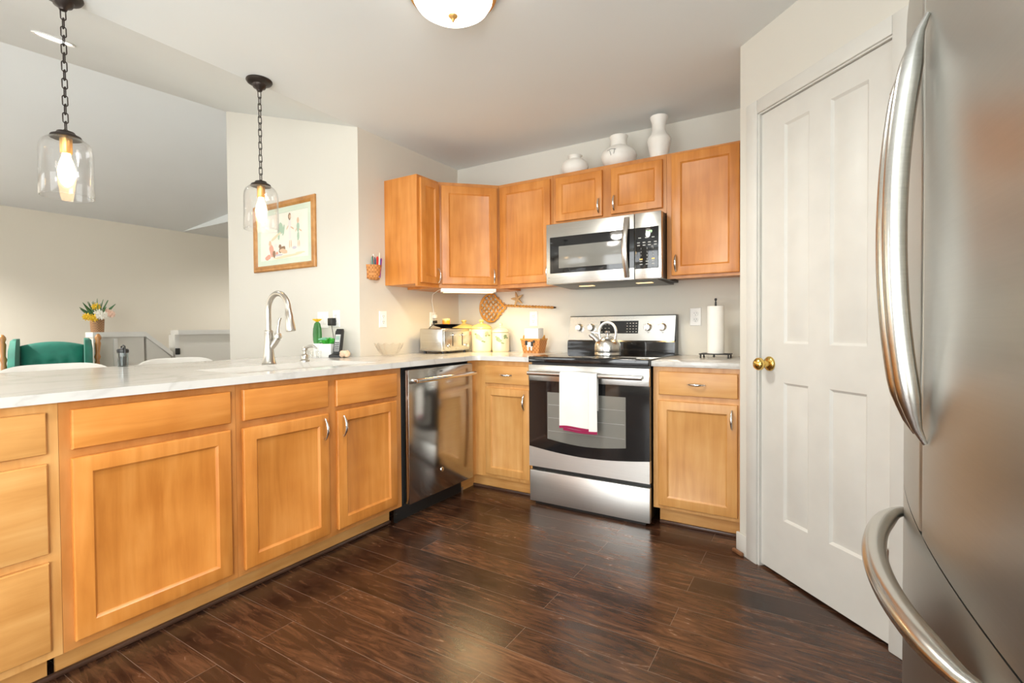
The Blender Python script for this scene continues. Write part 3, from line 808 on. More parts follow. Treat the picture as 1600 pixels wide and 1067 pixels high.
# local +x -> world -y ; local -y -> world -x
HWD = .457
def fy(x): return .030*(x/HWD)**2
b = new(); box(b, -.452, .452, .085, .75, .02, 1.755); obj('cabinet', b, plain('fridge_grey_side', (.20, .20, .20), .5), t)
b = new(); box(b, -.44, .44, .07, .16, 0, .03); obj('base_grille', b, M_black, t)
def curved_front(bm, x0, x1, z0, z1, n=14, back=.08, ed=.010):
    pts = []
    for i in range(n+1):
        x = x0+(x1-x0)*i/n; d = min(x-x0, x1-x); y = fy(x)
        if d < ed: y += ed-math.sqrt(max(0, ed*ed-(ed-d)**2))
        pts.append((x, y))
    xs_ = []
    # finer ends
    ends = [0, .0015, .004, .010]
    xs = [x0+e for e in ends]+[x0+.02+(x1-x0-.04)*i/n for i in range(n+1)]+[x1-e for e in ends[::-1]]
    pts = []
    for x in xs:
        d = min(x-x0, x1-x); y = fy(x)
        if d < ed: y += ed-math.sqrt(max(0, ed*ed-(ed-d)**2))
        pts.append((x, y))
    prism(bm, pts+[(x1, back), (x0, back)], z0, z1)
b = new(); curved_front(b, -HWD, -.0025, .742, 1.78); dl = obj('left_door', b, M_steelv, t, 25)
b = new(); curved_front(b, .0025, HWD, .742, 1.78); dr_ = obj('right_door', b, M_steelv, t, 25)
b = new(); curved_front(b, -HWD, HWD, .05, .7385); dz = obj('freezer_drawer', b, M_steelv, t, 25)
b = new(); box(b, -.0024, .0024, .012, .08, .75, 1.775); obj('gasket', b, M_gasket, t)
def bow(bm, p0, p1, depth, base, vertical, n=28, tp0=.25, ra=.0150, rb=.0175, ts=3.2):
    pts, rad = [], []
    for i in range(n+1):
        f = i/n; q = math.sin(PI*f)**.62
        a = p0+(p1-p0)*f
        y = base(a if not vertical else 0)-.002-depth*q
        pts.append((vertical_x, y, a) if vertical else (a, y, vertical_x))
        tp = min(1, tp0+ts*min(f, 1-f))
        rad.append((ra*tp, rb*tp))
    tube(bm, pts, rad, 16, ref=(1, 0, 0) if vertical else (0, 0, 1))
for dob, vx in ((dl, -.050), (dr_, .050)):
    vertical_x = vx
    b = new(); bow(b, .905, 1.605, .042, lambda a: 0.0, True, tp0=.18, ts=7); obj('handle', b, M_hnd, dob, 60)
vertical_x = .675
b = new(); bow(b, -.335, .335, .060, fy, False, tp0=.6, ra=.017, rb=.020); obj('handle', b, M_hnd, dz, 60)

# ------------------------------------------------------------------ lights of the room and added unseen fill lamps
def pendant(loc, ztop, label):
    t = thing('pendant_lamp', label, 'pendant lamp', (loc[0], loc[1], ztop), 0, 'glass pendant lamps over the peninsula')
    b = new(); lathe(b, [(.064, 0), (.065, -.006), (.060, -.014), (.050, -.018), (.036, -.024), (.030, -.040), (.016, -.048), (.012, -.058), (.006, -.06), (0, -.06)], seg=30); obj('canopy', b, M_bronze, t, 40)
    zc = -.058; n = 14; L = (.535-.058)/n
    b = new()
    for i in range(n):
        z = zc-L*(i+.5); hh = L*.5+.004; rr_ = .0085
        P = []
        for q in range(16):
            a = 2*PI*q/16; u = rr_*math.cos(a); v = (hh-rr_)*(1 if math.sin(a) > 0 else -1)+rr_*math.sin(a)
            P.append((u, 0, z+v) if i % 2 else (0, u, z+v))
        tube(b, P, .0022, 6, closed=True)
    obj('chain', b, M_bronze, t, 60)
    b = new(); lathe(b, [(.006, -.530), (.010, -.535), (.028, -.540), (.032, -.548), (.048, -.556), (.052, -.566), (.0, -.566)], seg=28); obj('cap', b, M_bronze, t, 40)
    b = new(); lathe(b, [(.020, -.566), (.020, -.622), (.017, -.626), (0, -.626)], seg=20); obj('socket', b, M_gold, t, 40)
    b = new(); R_ = .085
    prof = [(.048, -.568), (.062, -.571), (.074, -.582), (.082, -.600), (R_, -.625), (R_, -.70), (R_+.001, -.797), (R_-.001, -.799), (R_-.0025, -.797), (R_-.0025, -.70), (R_-.0025, -.626), (.0795, -.602), (.072, -.585), (.061, -.574), (.048, -.571)]
    lathe(b, prof, seg=48, cap=False); tube(b, [((R_-.001)*math.cos(2*PI*i/48), (R_-.001)*math.sin(2*PI*i/48), -.7985) for i in range(48)], .0022, 8, closed=True, ref=(0, 0, 1)); obj('glass_shade', b, M_glass, t, 60)
    b = new(); lathe(b, [(.013, -.624), (.015, -.640), (.024, -.668), (.029, -.695), (.027, -.720), (.018, -.745), (.008, -.757), (0, -.760)], seg=22); obj('bulb', b, M_bulb, t, 60)
    l = point('pendant_light', (loc[0], loc[1], ztop-.70), 1.6, (1, .74, .42), .03)
    return t
pendant((.045, -1.775), H, 'clear glass bell pendant lamp on a bronze chain, nearer the picture')
pendant((.035, -2.585), H, 'clear glass bell pendant lamp on a bronze chain, leftmost of the two')

t = thing('ceiling_light', 'flush ceiling light with glowing white dome and gold finial at the top edge', 'ceiling light', (1.374, -1.788, H))
b = new(); lathe(b, [(.175, 0), (.178, -.01), (.172, -.03), (.160, -.034), (.0, -.034)], seg=40); obj('rim', b, M_gold, t, 40)
b = new(); lathe(b, [(.156, -.034), (.155, -.046), (.141, -.068), (.113, -.087), (.074, -.099), (.035, -.104), (0, -.105)], seg=40); obj('dome', b, M_dome, t, 60)
b = new(); lathe(b, [(.012, -.103), (.019, -.107), (.018, -.111), (.010, -.117), (.006, -.124), (.003, -.131), (0, -.133)], seg=18); obj('finial', b, M_gold, t, 40)
spot('ceiling_dome_light', (1.374, -1.788, H-.16), 62, (1, .965, .89), 170, .12)
t = thing('ceiling_light', 'unseen second dome ceiling light added behind the camera to brighten the room', 'ceiling light', (1.3, -4.7, H))
b = new(); lathe(b, [(.175, 0), (.172, -.03), (.0, -.034)], seg=32); obj('rim', b, M_gold, t, 40)
b = new(); lathe(b, [(.160, -.034), (.143, -.078), (.075, -.115), (0, -.122)], seg=32); obj('dome', b, M_dome, t, 60)
spot('rear_fill_light', (1.3, -4.7, H-.16), 45, (1, .965, .89), 170, .12)  # lamp of the unseen rear dome, added for even brightness
# recessed lamp in the slope
t = thing('recessed_light', 'round recessed ceiling light glowing in the vaulted ceiling at top left', 'recessed light', (-1.12, -2.285, zs(-1.12)))
t.rotation_euler = (0, math.atan(.3), 0)
b = new(); lathe(b, [(.080, -.001), (.095, -.001), (.096, -.006), (.092, -.009), (.078, -.004), (.078, -.001)], seg=32, cap=False); obj('trim_ring', b, M_white, t, 40)
b = new(); lathe(b, [(0, -.002), (.078, -.002), (.078, -.0015), (0, -.0015)], seg=28); obj('lens', b, M_can, t)
spot('recessed_lamp_light', (-1.13, -2.285, zs(-1.12)-.04), 18, (1, .97, .92), 120)
zfar = lambda x: zs(fold(-2.6))+(FZ-zs(fold(-2.6)))*(x-fold(-2.6))/(FX-fold(-2.6))
for i, (lx, ly, lz, lb) in enumerate(((-4.0, -3.3, zfar(-4.0), 'unseen recessed fill light added in the vaulted ceiling behind the green chair'), (-3.6, -5.2, zfar(-3.6), 'unseen recessed fill light added in the vaulted ceiling near the rear wall'), (-3.0, 1.4, H, 'unseen recessed fill light added in the flat hall ceiling beyond the stair walls'))):
    c = copy_tree(t); c.location = (lx, ly, lz); c.rotation_euler = (0, -math.atan2(zs(fold(-2.6))-FZ, fold(-2.6)-FX) if i < 2 else 0, 0); c['label'] = lb
    spot('recessed_lamp_light', (lx, ly, lz-.05), (380, 420, 130)[i], (1, .97, .92), (132, 128, 165)[i])  # unseen copied lamps, added to brighten the living area and hall

# under-cabinet light and its cord
t = thing('under_cabinet_light', 'white strip light glowing warm under the diagonal corner cabinet', 'strip light', (.44, -.45, 1.386), PI/4)
b = new(); box(b, -.20, .20, -.035, .035, -.026, -.0005, .005); obj('housing', b, M_white, t)
b = new(); box(b, -.18, .18, -.025, .025, -.031, -.026); obj('diffuser', b, M_ucl, t)
o = area('under_cabinet_glow', (.44, -.45, 1.35), (0, 0, PI/4), .36, .05, 4.0, (1, .74, .36))
cd_ = [(.30, -.585, 1.380), (.20, -.50, 1.382), (.06, -.40, 1.365), (.02, -.365, 1.32), (.012, -.345, 1.27), (.016, -.336, 1.212)]
b = new(); tube(b, [((x-.44)*k+(y+.45)*k, -(x-.44)*k+(y+.45)*k, z-1.386) for x, y, z in cd_], .003, 8); obj('power_cord', b, M_white, t, 60)

# ------------------------------------------------------------------ outlets and things on the walls
def outlet(loc, rz, label, gang=1, group=None, rocker=False):
    t = thing('wall_outlet', label, 'outlet', loc, rz, group)
    w2 = .035 if gang == 1 else .058
    b = new(); q = lambda d, y: [(-w2+d, y, -.0575+d), (w2-d, y, -.0575+d), (w2-d, y, .0575-d), (-w2+d, y, .0575-d)]
    loops(b, [q(0, -.0005), q(0, -.003), q(.003, -.006)]); obj('cover_plate', b, M_white, t)
    for g in range(gang):
        gx = 0 if gang == 1 else (-.023, .023)[g]
        if rocker:
            b = new(); box(b, gx-.016, gx+.016, -.0095, -.006, -.033, .033, .001); obj('switch', b, M_white, t)
            continue
        for zz in (-.0195, .0195):
            b = new(); lathe(b, [(0, -.0085), (.015, -.0085), (.017, -.006)], (gx, 0, zz), 20, 'y'); rc = obj('receptacle', b, M_white, t)
            b = new(); box(b, gx-.007, gx-.005, -.0092, -.008, zz-.001, zz+.008); box(b, gx+.005, gx+.007, -.0092, -.008, zz-.001, zz+.008); box(b, gx-.002, gx+.002, -.0092, -.008, zz-.010, zz-.006); obj('slots', b, M_dark, rc)
    return t
outlet((.731, 0, 1.169), 0, 'white duplex outlet on the back wall above the napkin basket')
outlet((1.928, 0, 1.163), 0, 'white duplex outlet on the back wall beside the paper towels')
outlet((0, -.866, 1.166), PI/2, 'white duplex outlet on the grey-brown wall above the crystal bowl')
outlet((0, -.336, 1.171), PI/2, 'white outlet in the corner behind the toaster with plugs in it')
outlet((-.375, -1.0705, 1.165), 0, 'white double switch plate on the picture wall behind the green cactus', 2, rocker=True)
outlet((-.232, -1.0705, 1.172), 0, 'white outlet on the picture wall with a black adapter plugged in')
t = thing('power_adapter', 'small black power adapter plugged in above the cordless telephone', 'power adapter', (-.25, -1.079, 1.150))
b = new(); box(b, -.026, .026, -.034, -.001, -.026, .026, .004); obj('block', b, M_black, t)
b = new(); tube(b, [(.0, -.02, -.026), (.003, -.012, -.08), (.004, -.004, -.14), (.004, -.003, -.20), (.03, -.004, -.232)], .002, 6); obj('cord', b, M_black, t)
t = thing('plug', 'black plug in the corner outlet with its cord behind the toaster', 'plug', (.010, -.336, 1.150))
b = new(); box(b, 0, .03, -.013, .013, -.012, .012, .004); obj('plug_body', b, M_black, t)
b = new(); tube(b, [(.022, -.01, -.008), (.022, -.03, -.02), (.016, -.06, -.04), (.012, -.10, -.09)], .003, 8); obj('cord', b, M_black, t)
b = new(); box(b, .010, .038, -.350, -.322, 1.178, 1.208, .004); tag(obj('plug', b, M_white), 'white plug in the upper half of the corner outlet', 'plug')

# framed picture (generic watercolour figures on cream paper)
FL, FR, FB, FT = -1.186, -.433, 1.545, 2.060
t = thing('framed_picture', 'watercolour of outdoor figures in a gold wood frame behind the pendant lamp', 'picture', ((FL+FR)/2, -1.0706, (FB+FT)/2))
hw, hh = (FR-FL)/2, (FT-FB)/2
b = new()
rc = lambda d, y: [(-hw+d, y, -hh+d), (hw-d, y, -hh+d), (hw-d, y, hh-d), (-hw+d, y, hh-d)]
loops(b, [rc(0, -.001), rc(0, -.014), rc(.008, -.022), rc(.020, -.020), rc(.030, -.024), rc(.042, -.016), rc(.046, -.009)], True, False); obj('frame', b, M_frame, t, 30)
b = new(); loops(b, [rc(.045, -.0088), rc(.085, -.0088), rc(.088, -.0065)], False, False); obj('mat', b, M_mat, t)
art_cols = [(.84, .80, .70), (.30, .19, .12), (.70, .50, .34), (.42, .56, .42), (.70, .36, .27), (.58, .55, .60), (.74, .66, .46), (.77, .73, .69)]
AM = [plain('watercolour_%s' % nme, c, .8) for nme, c in zip(('paper', 'umber', 'tan', 'sage', 'red', 'mauve', 'sand', 'wash'), art_cols)]
b = new(); box(b, -hw+.086, hw-.086, -.0065, -.005, -hh+.086, hh-.086, mi=0)
lay = [0]
def blob(x, z, rx, rz, mi, rot=0, n=14):
    lay[0] += 1; y = -.0066-lay[0]*.00002
    vs = []
    for i in range(n):
        a = 2*PI*i/n; j = random.uniform(.82, 1.12); u, v = rx*j*math.cos(a), rz*j*math.sin(a)
        vs.append(b.verts.new((x+u*math.cos(rot)-v*math.sin(rot), y, z+u*math.sin(rot)+v*math.cos(rot))))
    b.faces.new(vs).material_index = mi
def figure(x, z, h, hair, skin, dress, legs):
    blob(x, z+h*.30, h*.10, h*.24, dress); blob(x, z-h*.08, h*.09, h*.22, legs); blob(x-h*.02, z-h*.42, h*.03, h*.16, skin); blob(x+h*.08, z-h*.42, h*.03, h*.16, skin)
    blob(x, z+h*.60, h*.085, h*.13, hair); blob(x+h*.02, z+h*.59, h*.05, h*.08, skin); blob(x+h*.16, z+h*.16, h*.12, h*.03, skin, -.5); blob(x-h*.14, z+h*.20, h*.10, h*.025, skin, .9)
figure(.075, .015, .20, 1, 2, 7, 7); figure(.175, -.005, .165, 2, 2, 3, 3)
for (x, z, rx, rz, mi, ro) in ((.05, -.155, .19, .010, 6, .05), (-.02, -.10, .045, .022, 1, .3), (-.045, -.075, .018, .016, 1, 0), (-.0, -.115, .05, .018, 2, -.2), (-.15, -.10, .028, .05, 4, .3), (-.17, -.045, .018, .022, 2, 0), (-.20, -.15, .04, .02, 4, .2), (-.12, -.13, .02, .03, 1, 0), (-.085, -.13, .016, .02, 4, 0), (-.06, -.14, .05, .008, 5, 0), (-.03, .06, .03, .05, 3, .2), (-.06, .03, .012, .06, 3, 0), (.0, .04, .012, .045, 3, -.2), (-.10, -.0, .07, .012, 6, .4), (.13, -.10, .03, .012, 5, 0), (.20, -.14, .06, .006, 6, 0), (-.10, -.065, .02, .012, 7, 0)):
    blob(x, z, rx, rz, mi, ro)
obj('print', b, AM, t, 0)

# pen basket on the wall
t = thing('wall_basket', 'small woven half basket hung on the grey-brown wall left of the cabinets', 'basket', (.002, -.952, 1.435))
b = new(); L_ = []
for z, rx, ry in ((0, .030, .030), (.006, .042, .042), (.03, .050, .052), (.095, .056, .060), (.100, .058, .062), (.100, .052, .056), (.03, .046, .048), (.012, .036, .036)):
    L_.append([(rx*math.sin(PI*i/12)*1.0, -ry*math.cos(PI*i/12), z) for i in range(13)])
V = [[b.verts.new(p) for p in l] for l in L_]
for a, c in zip(V, V[1:]):
    for i in range(12): b.faces.new((a[i], a[i+1], c[i+1], c[i]))
b.faces.new(V[0]); b.faces.new(V[-1])
box(b, 0, .004, -.055, .055, .006, .10)
obj('basket_body', b, M_wick, t, 50)
pens = [('white', (.86, .85, .82), -.012, .075, .0045), ('red', (.62, .03, .02), .012, .060, .008), ('purple', (.25, .02, .22), .036, .050, .005), ('navy', (.03, .05, .12), -.002, .055, .006), ('green', (.10, .25, .20), -.036, .055, .005), ('blue', (.10, .22, .50), .024, .045, .005), ('pink', (.75, .45, .55), .030, .060, .004), ('brown', (.18, .06, .04), -.028, .062, .004), ('cream', (.80, .76, .62), .020, .085, .004), ('teal', (.30, .50, .48), .010, .040, .005)]
for i, (nm, c, dy, hgt, r_) in enumerate(pens):
    b = new(); xx = .018+.012*(i % 3)
    tube(b, [(.002+xx, -.952+dy*.6, 1.451), (.002+xx+.002, -.952+dy, 1.535+hgt*.8), (.002+xx+.002, -.952+dy*1.02, 1.535+hgt)], [r_, r_, r_*.5], 8)
    tag(obj('pen', b, plain('%s_pen_plastic' % nm, c, .35)), '%s pen standing in the basket on the wall' % nm, 'pen', 'pens in the wall basket')

# rug beater and starfish on the back wall
t = thing('rug_beater', 'woven golden rattan rug beater hung sideways on the back wall', 'rug beater', (.345, -.006, 1.262))
b = new()
def bt(u, v, y=-.012): return (u, y, v)
out = []
for i in range(40):
    a = 2*PI*i/40
    r_ = .108 if math.cos(a) < .2 else .108+.05*(math.cos(a)-.2)**2
    out.append(bt(r_*math.cos(a)*1.0, .112*math.sin(a)*(1 if math.cos(a) < .3 else 1-.75*(math.cos(a)-.3)/.7)+.0))
tube(b, out, .008, 8, closed=True)
def inside(u, v):
    if u < 0: return (u/.104)**2+(v/.108)**2 < 1
    hw_ = .108*math.cos(min(1, u/.155)*PI/2)**.8 if u < .155 else 0
    return abs(v) < hw_
for sg in (-1, 1):
    for i in range(-5, 6):
        P = []; c0 = .033*i
        for j in range(41):
            q = -.17+.34*j/40; th = sg*R(48)
            u = q*math.cos(th)-c0*math.sin(th); v = q*math.sin(th)+c0*math.cos(th)+.006*math.sin(q*60)
            if inside(u, v): P.append(bt(u, v, -.012-.0045*math.cos(q/.0345*PI/1.0+i*PI+(0 if sg > 0 else PI))))
        if len(P) > 3: tube(b, P, .0056, 7)
obj('woven_head', b, M_rattan, t, 60)
for ph in (0, PI):
    b = new(); P = [(.10+.47*i/60, -.012+.006*math.cos(i*.9+ph), .018-.030*i/60+.006*math.sin(i*.9+ph)) for i in range(61)]
    tube(b, P, .0055, 7); obj('twisted_handle', b, M_rattan, t, 60)
b = new(); tube(b, [(.565, -.012, -.012), (.585, -.012, -.012)], [.008, .004], 8); obj('tip', b, M_bronze, t)
t = thing('starfish', 'dried brown starfish hanging under the wall cabinet above the rug beater', 'starfish', (.605, -.035, 1.325))
b = new(); ball(b, (0, 0, 0), .020, (1, .55, 1), 12)
for i in range(5):
    a = PI/2+2*PI*i/5+.25; d = (math.cos(a), math.sin(a))
    tube(b, [(d[0]*.008, 0, d[1]*.008), (d[0]*.035, -.003, d[1]*.035), (d[0]*.058, 0, d[1]*.058)], [.013, .009, .003], 8)
obj('arms', b, M_star, t, 60)
b = new(); tube(b, [(.002, 0, .05), (.005, .0, .066)], .0025, 6); obj('hanger', b, M_star, t)

# ------------------------------------------------------------------ on the countertop, back corner
CT = .914
t = thing('toaster', 'wide four-slot stainless steel toaster in the corner of the countertop', 'toaster', (.19, -.415, CT), 0)
TX, TY, TZ = .110, .165, .185
b = new()
q = [(-TY, .016), (TY, .016), (TY, TZ-.02), (TY-.012, TZ-.004), (TY-.02, TZ), (-TY+.02, TZ), (-TY+.012, TZ-.004), (-TY, TZ-.02)]
box(b, -TX, TX, -TY, TY, .016, TZ, .010, 3); obj('body', b, M_steel, t)
b = new(); box(b, TX-.004, TX+.010, -TY+.014, TY-.014, .026, TZ-.016, .006, 2); fp = obj('control_face', b, M_steel, t)
b = new()
for sy in (-.058, .058): box(b, TX+.0095, TX+.0112, sy-.004, sy+.004, .055, .150)
obj('lever_slot', b, M_black, fp)
for sy in (-.058, .058):
    b = new(); box(b, TX+.011, TX+.032, sy-.014, sy+.014, .130, .142, .004); obj('lever', b, M_chrome, fp)
for sy in (-.110, .110):
    b = new(); lathe(b, [(.014, 0), (.014, .012), (.011, .015), (0, .015)], (TX+.010, sy, .055), 18, 'x'); obj('browning_knob', b, M_chrome, fp)
b = new(); box(b, TX+.0098, TX+.0108, -.02, .02, .036, .041); obj('badge', b, M_mark, fp)
b = new()
for sy in (-.10, -.05, .05, .10): box(b, -TX+.04, TX-.03, sy-.013, sy+.013, TZ-.001, TZ+.0012)
obj('slots', b, M_dark, t)
for sx in (-.085, .085):
    for sy in (-.13, .13):
        b = new(); lathe(b, [(.010, 0), (.010, .018)], (sx, sy, 0), 12); obj('foot', b, M_black, t)
t = thing('plate', 'dark blue-black shallow dish resting on top of the toaster', 'dish', (.19, -.40, CT+TZ+.0015))
b = new(); lathe(b, [(0, 0), (.045, 0), (.046, .005), (.080, .014), (.112, .027), (.115, .029), (.111, .031), (.076, .019), (.045, .010), (0, .009)], seg=36); obj('dish_body', b, plain('midnight_glaze', (.012, .012, .016), .2), t, 50)
t = thing('candle', 'amber glass candle standing in the dark dish on the toaster', 'candle', (.19, -.40, CT+TZ+.0115))
b = new(); lathe(b, [(0, 0), (.028, 0), (.030, .004), (.030, .050), (.0275, .050), (.0275, .040), (0, .040)], seg=24); obj('jar', b, M_orange, t, 40)
b = new(); lathe(b, [(0, .041), (.027, .041), (.027, .056), (.030, .058), (.029, .062), (0, .062)], seg=24); obj('lid', b, M_wax, t, 40)

def canister(loc, r_, h, label, lidm):
    t = thing('canister', label, 'canister', loc)
    b = new(); lathe(b, [(0, 0), (r_*.90, 0), (r_*.97, .006), (r_, .02), (r_, h-.012), (r_*.97, h-.002), (r_*.9, h), (0, h)], seg=36); obj('pot', b, M_ivory, t, 45)
    b = new(); lathe(b, [(r_*.98, h+.001), (r_*1.02, h+.004), (r_*1.0, h+.010), (r_*.86, h+.024), (r_*.5, h+.038), (r_*.16, h+.044), (r_*.13, h+.052), (r_*.24, h+.060), (r_*.22, h+.072), (0, h+.075)], seg=36); obj('lid', b, lidm, t, 45)
    b = new()
    def spotp(a, z, rx, rz, mi):
        a0 = R(a); n = 12; vs = []
        for i in range(n):
            q = 2*PI*i/n; aa = a0+rx*math.cos(q)/r_; rr_ = r_+.0006
            vs.append(b.verts.new((rr_*math.cos(aa), rr_*math.sin(aa), z+rz*math.sin(q))))
        c = b.verts.new(((r_+.0006)*math.cos(a0), (r_+.0006)*math.sin(a0), z))
        for i in range(n): b.faces.new((vs[i], vs[(i+1) % n], c)).material_index = mi
    s_ = h/.18
    for a, z, rx, rz, mi in ((-75, .12*s_, .020, .020, 0), (-62, .105*s_, .018, .016, 0), (-25, .145*s_, .018, .016, 0), (-50, .085*s_, .012, .007, 1), (-88, .14*s_, .010, .008, 1), (-10, .130*s_, .014, .008, 1), (-40, .08*s_, .010, .006, 1), (-30, .128*s_, .010, .008, 1)):
        spotp(a, z, rx*s_, rz*s_, mi if r_ > .075 else (1 if mi else 1))
    obj('painted_flowers', b, [M_pink, M_leafp], t, 0)
canister((.345, -.155, CT), .083, .178, 'large cream canister with pink painted flowers and yellow lid, beside the toaster', M_yell)
canister((.492, -.105, CT), .068, .150, 'smaller cream canister with cream lid, rightmost of the canisters', M_ivory)
canister((.140, -.112, CT), .095, .180, 'largest canister with yellow lid, mostly hidden behind the toaster and dish', M_yell)

t = thing('napkin_basket', 'woven basket with a black and white cow charm, left of the range', 'basket', (.815, -.15, CT))
b = new()
def brect(hx, hy, z): return [(-hx, -hy, z), (hx, -hy, z), (hx, hy, z), (-hx, hy, z)]
loops(b, [brect(.064, .048, 0), brect(.076, .057, .075), brect(.080, .060, .105), brect(.075, .055, .105), brect(.060, .044, .006)]); obj('basket_body', b, M_wick, t, 20)
b = new(); loops(b, [brect(.082, .062, .094), brect(.082, .062, .106), brect(.077, .058, .106), brect(.077, .058, .094)], False, False); obj('rim', b, M_rattan, t)
b = new(); tube(b, [(.079, -.02, .098), (.086, 0, .126), (.079, .02, .098)], .006, 8); tube(b, [(-.079, -.02, .098), (-.086, 0, .126), (-.079, .02, .098)], .006, 8); obj('ear_handle', b, M_rattan, t, 60)
b = new(); box(b, -.028, .024, -.064, -.056, .045, .080, .003); box(b, -.022, -.012, -.063, -.052, .020, .045); box(b, .006, .016, -.063, -.052, .020, .045); ch = obj('cow_charm', b, M_white, t)
b = new(); box(b, -.040, -.018, -.0655, -.058, .058, .090, .003); box(b, .008, .026, -.0655, -.058, .05, .085, .003); box(b, .026, .040, -.0655, -.058, .075, .095, .003); obj('cow_patch', b, M_black, ch)
b = new(); 
for i in range(9): box(b, -.058+.0129*i, -.058+.0129*i+.0122, -.040, .040, .012+.0, .180+.001*(i % 3), .002)
nk = tag(obj('napkins', b, M_paper), 'upright block of white paper napkins standing in the woven basket', 'napkins'); nk.location = (.815, -.15, CT)
nk['kind'] = 'stuff'

# kettle
t = thing('kettle', 'round stainless steel whistling kettle with white arched handle on the cooktop', 'kettle', (1.47, -.37, .922))
b = new(); lathe(b, [(0, 0), (.078, 0), (.082, .004), (.082, .018), (.081, .020), (.082, .022), (.083, .045), (.081, .068), (.074, .084), (.060, .098), (.042, .106), (.040, .108), (0, .108)], seg=40); obj('body', b, M_steel, t, 35)
b = new(); lathe(b, [(.041, .107), (.040, .112), (.02, .120), (.008, .122), (.007, .128), (.012, .134), (.014, .150), (.010, .154), (0, .155)], seg=26); obj('lid', b, M_chrome, t, 40)
b = new(); tube(b, [(-.062, -.0, .085), (-.085, -.005, .110), (-.100, -.008, .124)], [.018, .015, .013], 14)
tube(b, [(-.098, -.008, .120), (-.112, -.010, .135)], [.017, .015], 12); obj('spout', b, M_chrome, t, 50)
b = new(); n = 20
tube(b, [(-.055*math.cos(PI*(i/n)*1.0), 0, .150+.058*math.sin(PI*i/n)) for i in range(n+1)], [(.012, .008)]*(n+1), 12, ref=(0, 1, 0)); obj('handle', b, M_white, t, 60)
for sg in (-1, 1):
    b = new(); tube(b, [(.055*sg, 0, .152), (.055*sg, 0, .130), (.048*sg, 0, .100)], [.009, .008, .008], 10); obj('handle_bracket', b, M_chrome, t, 50)
b = new(); tube(b, [(-.06, -.002, .138), (-.10, -.008, .146)], .006, 8); obj('whistle_lever', b, M_chrome, t, 50)

# paper towels
t = thing('paper_towel_holder', 'black wrought iron paper towel holder standing right of the range', 'paper towel holder', (2.085, -.215, CT))
b = new(); box(b, -.085, .085, -.06, .06, .020, .026, .002); obj('base', b, M_iron, t)
for sx in (-.076, .076):
    for sy in (-.05, .05):
        b = new(); lathe(b, [(.006, 0), (.004, .006), (.004, .021)], (sx, sy, 0), 10); obj('foot', b, M_iron, t)
b = new(); lathe(b, [(0, .004), (.007, .010), (.005, .021)], (0, -.058, 0), 10); obj('drop', b, M_iron, t)
b = new(); tube(b, [(0, 0, .024), (0, 0, .318)], .006, 10); lathe(b, [(.004, .315), (.006, .325), (.003, .333), (.008, .345), (.006, .352), (0, .354)], seg=12); obj('post', b, M_iron, t, 50)
b = new(); lathe(b, [(.019, .0), (.047, .0), (.0475, .003), (.0475, .276), (.046, .279), (.019, .279)], seg=36, cap=False); lathe(b, [(.019, 0), (.019, .279)], seg=24, cap=False)
rl_ = tag(obj('paper_towel_roll', b, M_paper, None, 40), 'full white paper towel roll upright on the black iron holder', 'paper towels'); rl_.location = (2.085, -.215, CT+.0265)

# ------------------------------------------------------------------ vases on top of the wall cabinets
t = tag(obj('vase', (lambda b: (lathe(b, [(0, 0), (.060, 0), (.085, .03), (.092, .06), (.086, .085), (.065, .105), (.040, .112), (.034, .120), (.042, .132), (.050, .138), (.046, .140), (.030, .125), (0, .115)], seg=36), b)[1])(new()), M_raku, None, 50), 'smallest squat white pottery jar on the cabinets, leftmost of the three', 'vase'); t.location = (1.175, -.20, UT)
t = tag(obj('vase', (lambda b: (lathe(b, [(0, 0), (.070, 0), (.105, .04), (.115, .075), (.105, .105), (.075, .130), (.055, .140), (.052, .160), (.052, .185), (.060, .205), (.056, .208), (.046, .185), (.046, .15), (0, .13)], seg=36), b)[1])(new()), M_raku, None, 50), 'round-bellied white pottery vase with dark crackle marks, middle of the three', 'vase'); t.location = (1.488, -.20, UT)
b = new()
for zz, dx in ((.070, 0), (.085, .004)): pass
tube(b, [(-.02, -.1165, .085), (-.015, -.1155, .070), (-.012, -.1145, .055)], .0012, 6); tube(b, [(-.035, -.1125, .088), (-.01, -.1140, .096), (.02, -.1130, .090)], .0012, 6); tube(b, [(.012, -.1160, .092), (.010, -.1162, .075), (.006, -.116, .062)], .0012, 6)
obj('crackle_mark', b, M_dark, t)
t = tag(obj('vase', (lambda b: (lathe(b, [(0, 0), (.045, 0), (.054, .02), (.066, .09), (.072, .120), (.066, .138), (.048, .160), (.040, .190), (.042, .225), (.052, .256), (.054, .266), (.050, .268), (.036, .23), (.034, .19), (0, .16)], seg=36), b)[1])(new()), M_raku, None, 45), 'tall waisted white pottery vase, rightmost of the three on the cabinets', 'vase'); t.location = (1.755, -.22, UT)

# ------------------------------------------------------------------ near the picture wall on the counter
t = thing('planter', 'white square planter with lime green and mint succulents against the picture wall', 'planter', (-.20, -1.165, CT), R(20))
b = new(); box(b, -.045, .045, -.045, .045, 0, .088, .003); obj('pot', b, M_white, t)
b = new()
for i in range(10):
    a = 2*PI*i/10; r_ = .050
    tube(b, [(0, 0, .086), (r_*.5*math.cos(a), r_*.5*math.sin(a), .108), (r_*1.15*math.cos(a), r_*1.15*math.sin(a), .104+.006*(i % 3))], [(.014, .008), (.022, .008), (.004, .003)], 8)
obj('lime_foliage', b, M_green2, t, 60)
b = new()
for i in range(9):
    a = PI*.55+PI*.9*i/8; r_ = .055
    tube(b, [(0, 0, .10), (r_*.6*math.cos(a), r_*.6*math.sin(a), .122), (r_*1.2*math.cos(a), r_*1.2*math.sin(a), .118)], [(.006, .005), (.010, .006), (.003, .003)], 8)
obj('mint_foliage', b, M_mint, t, 60)
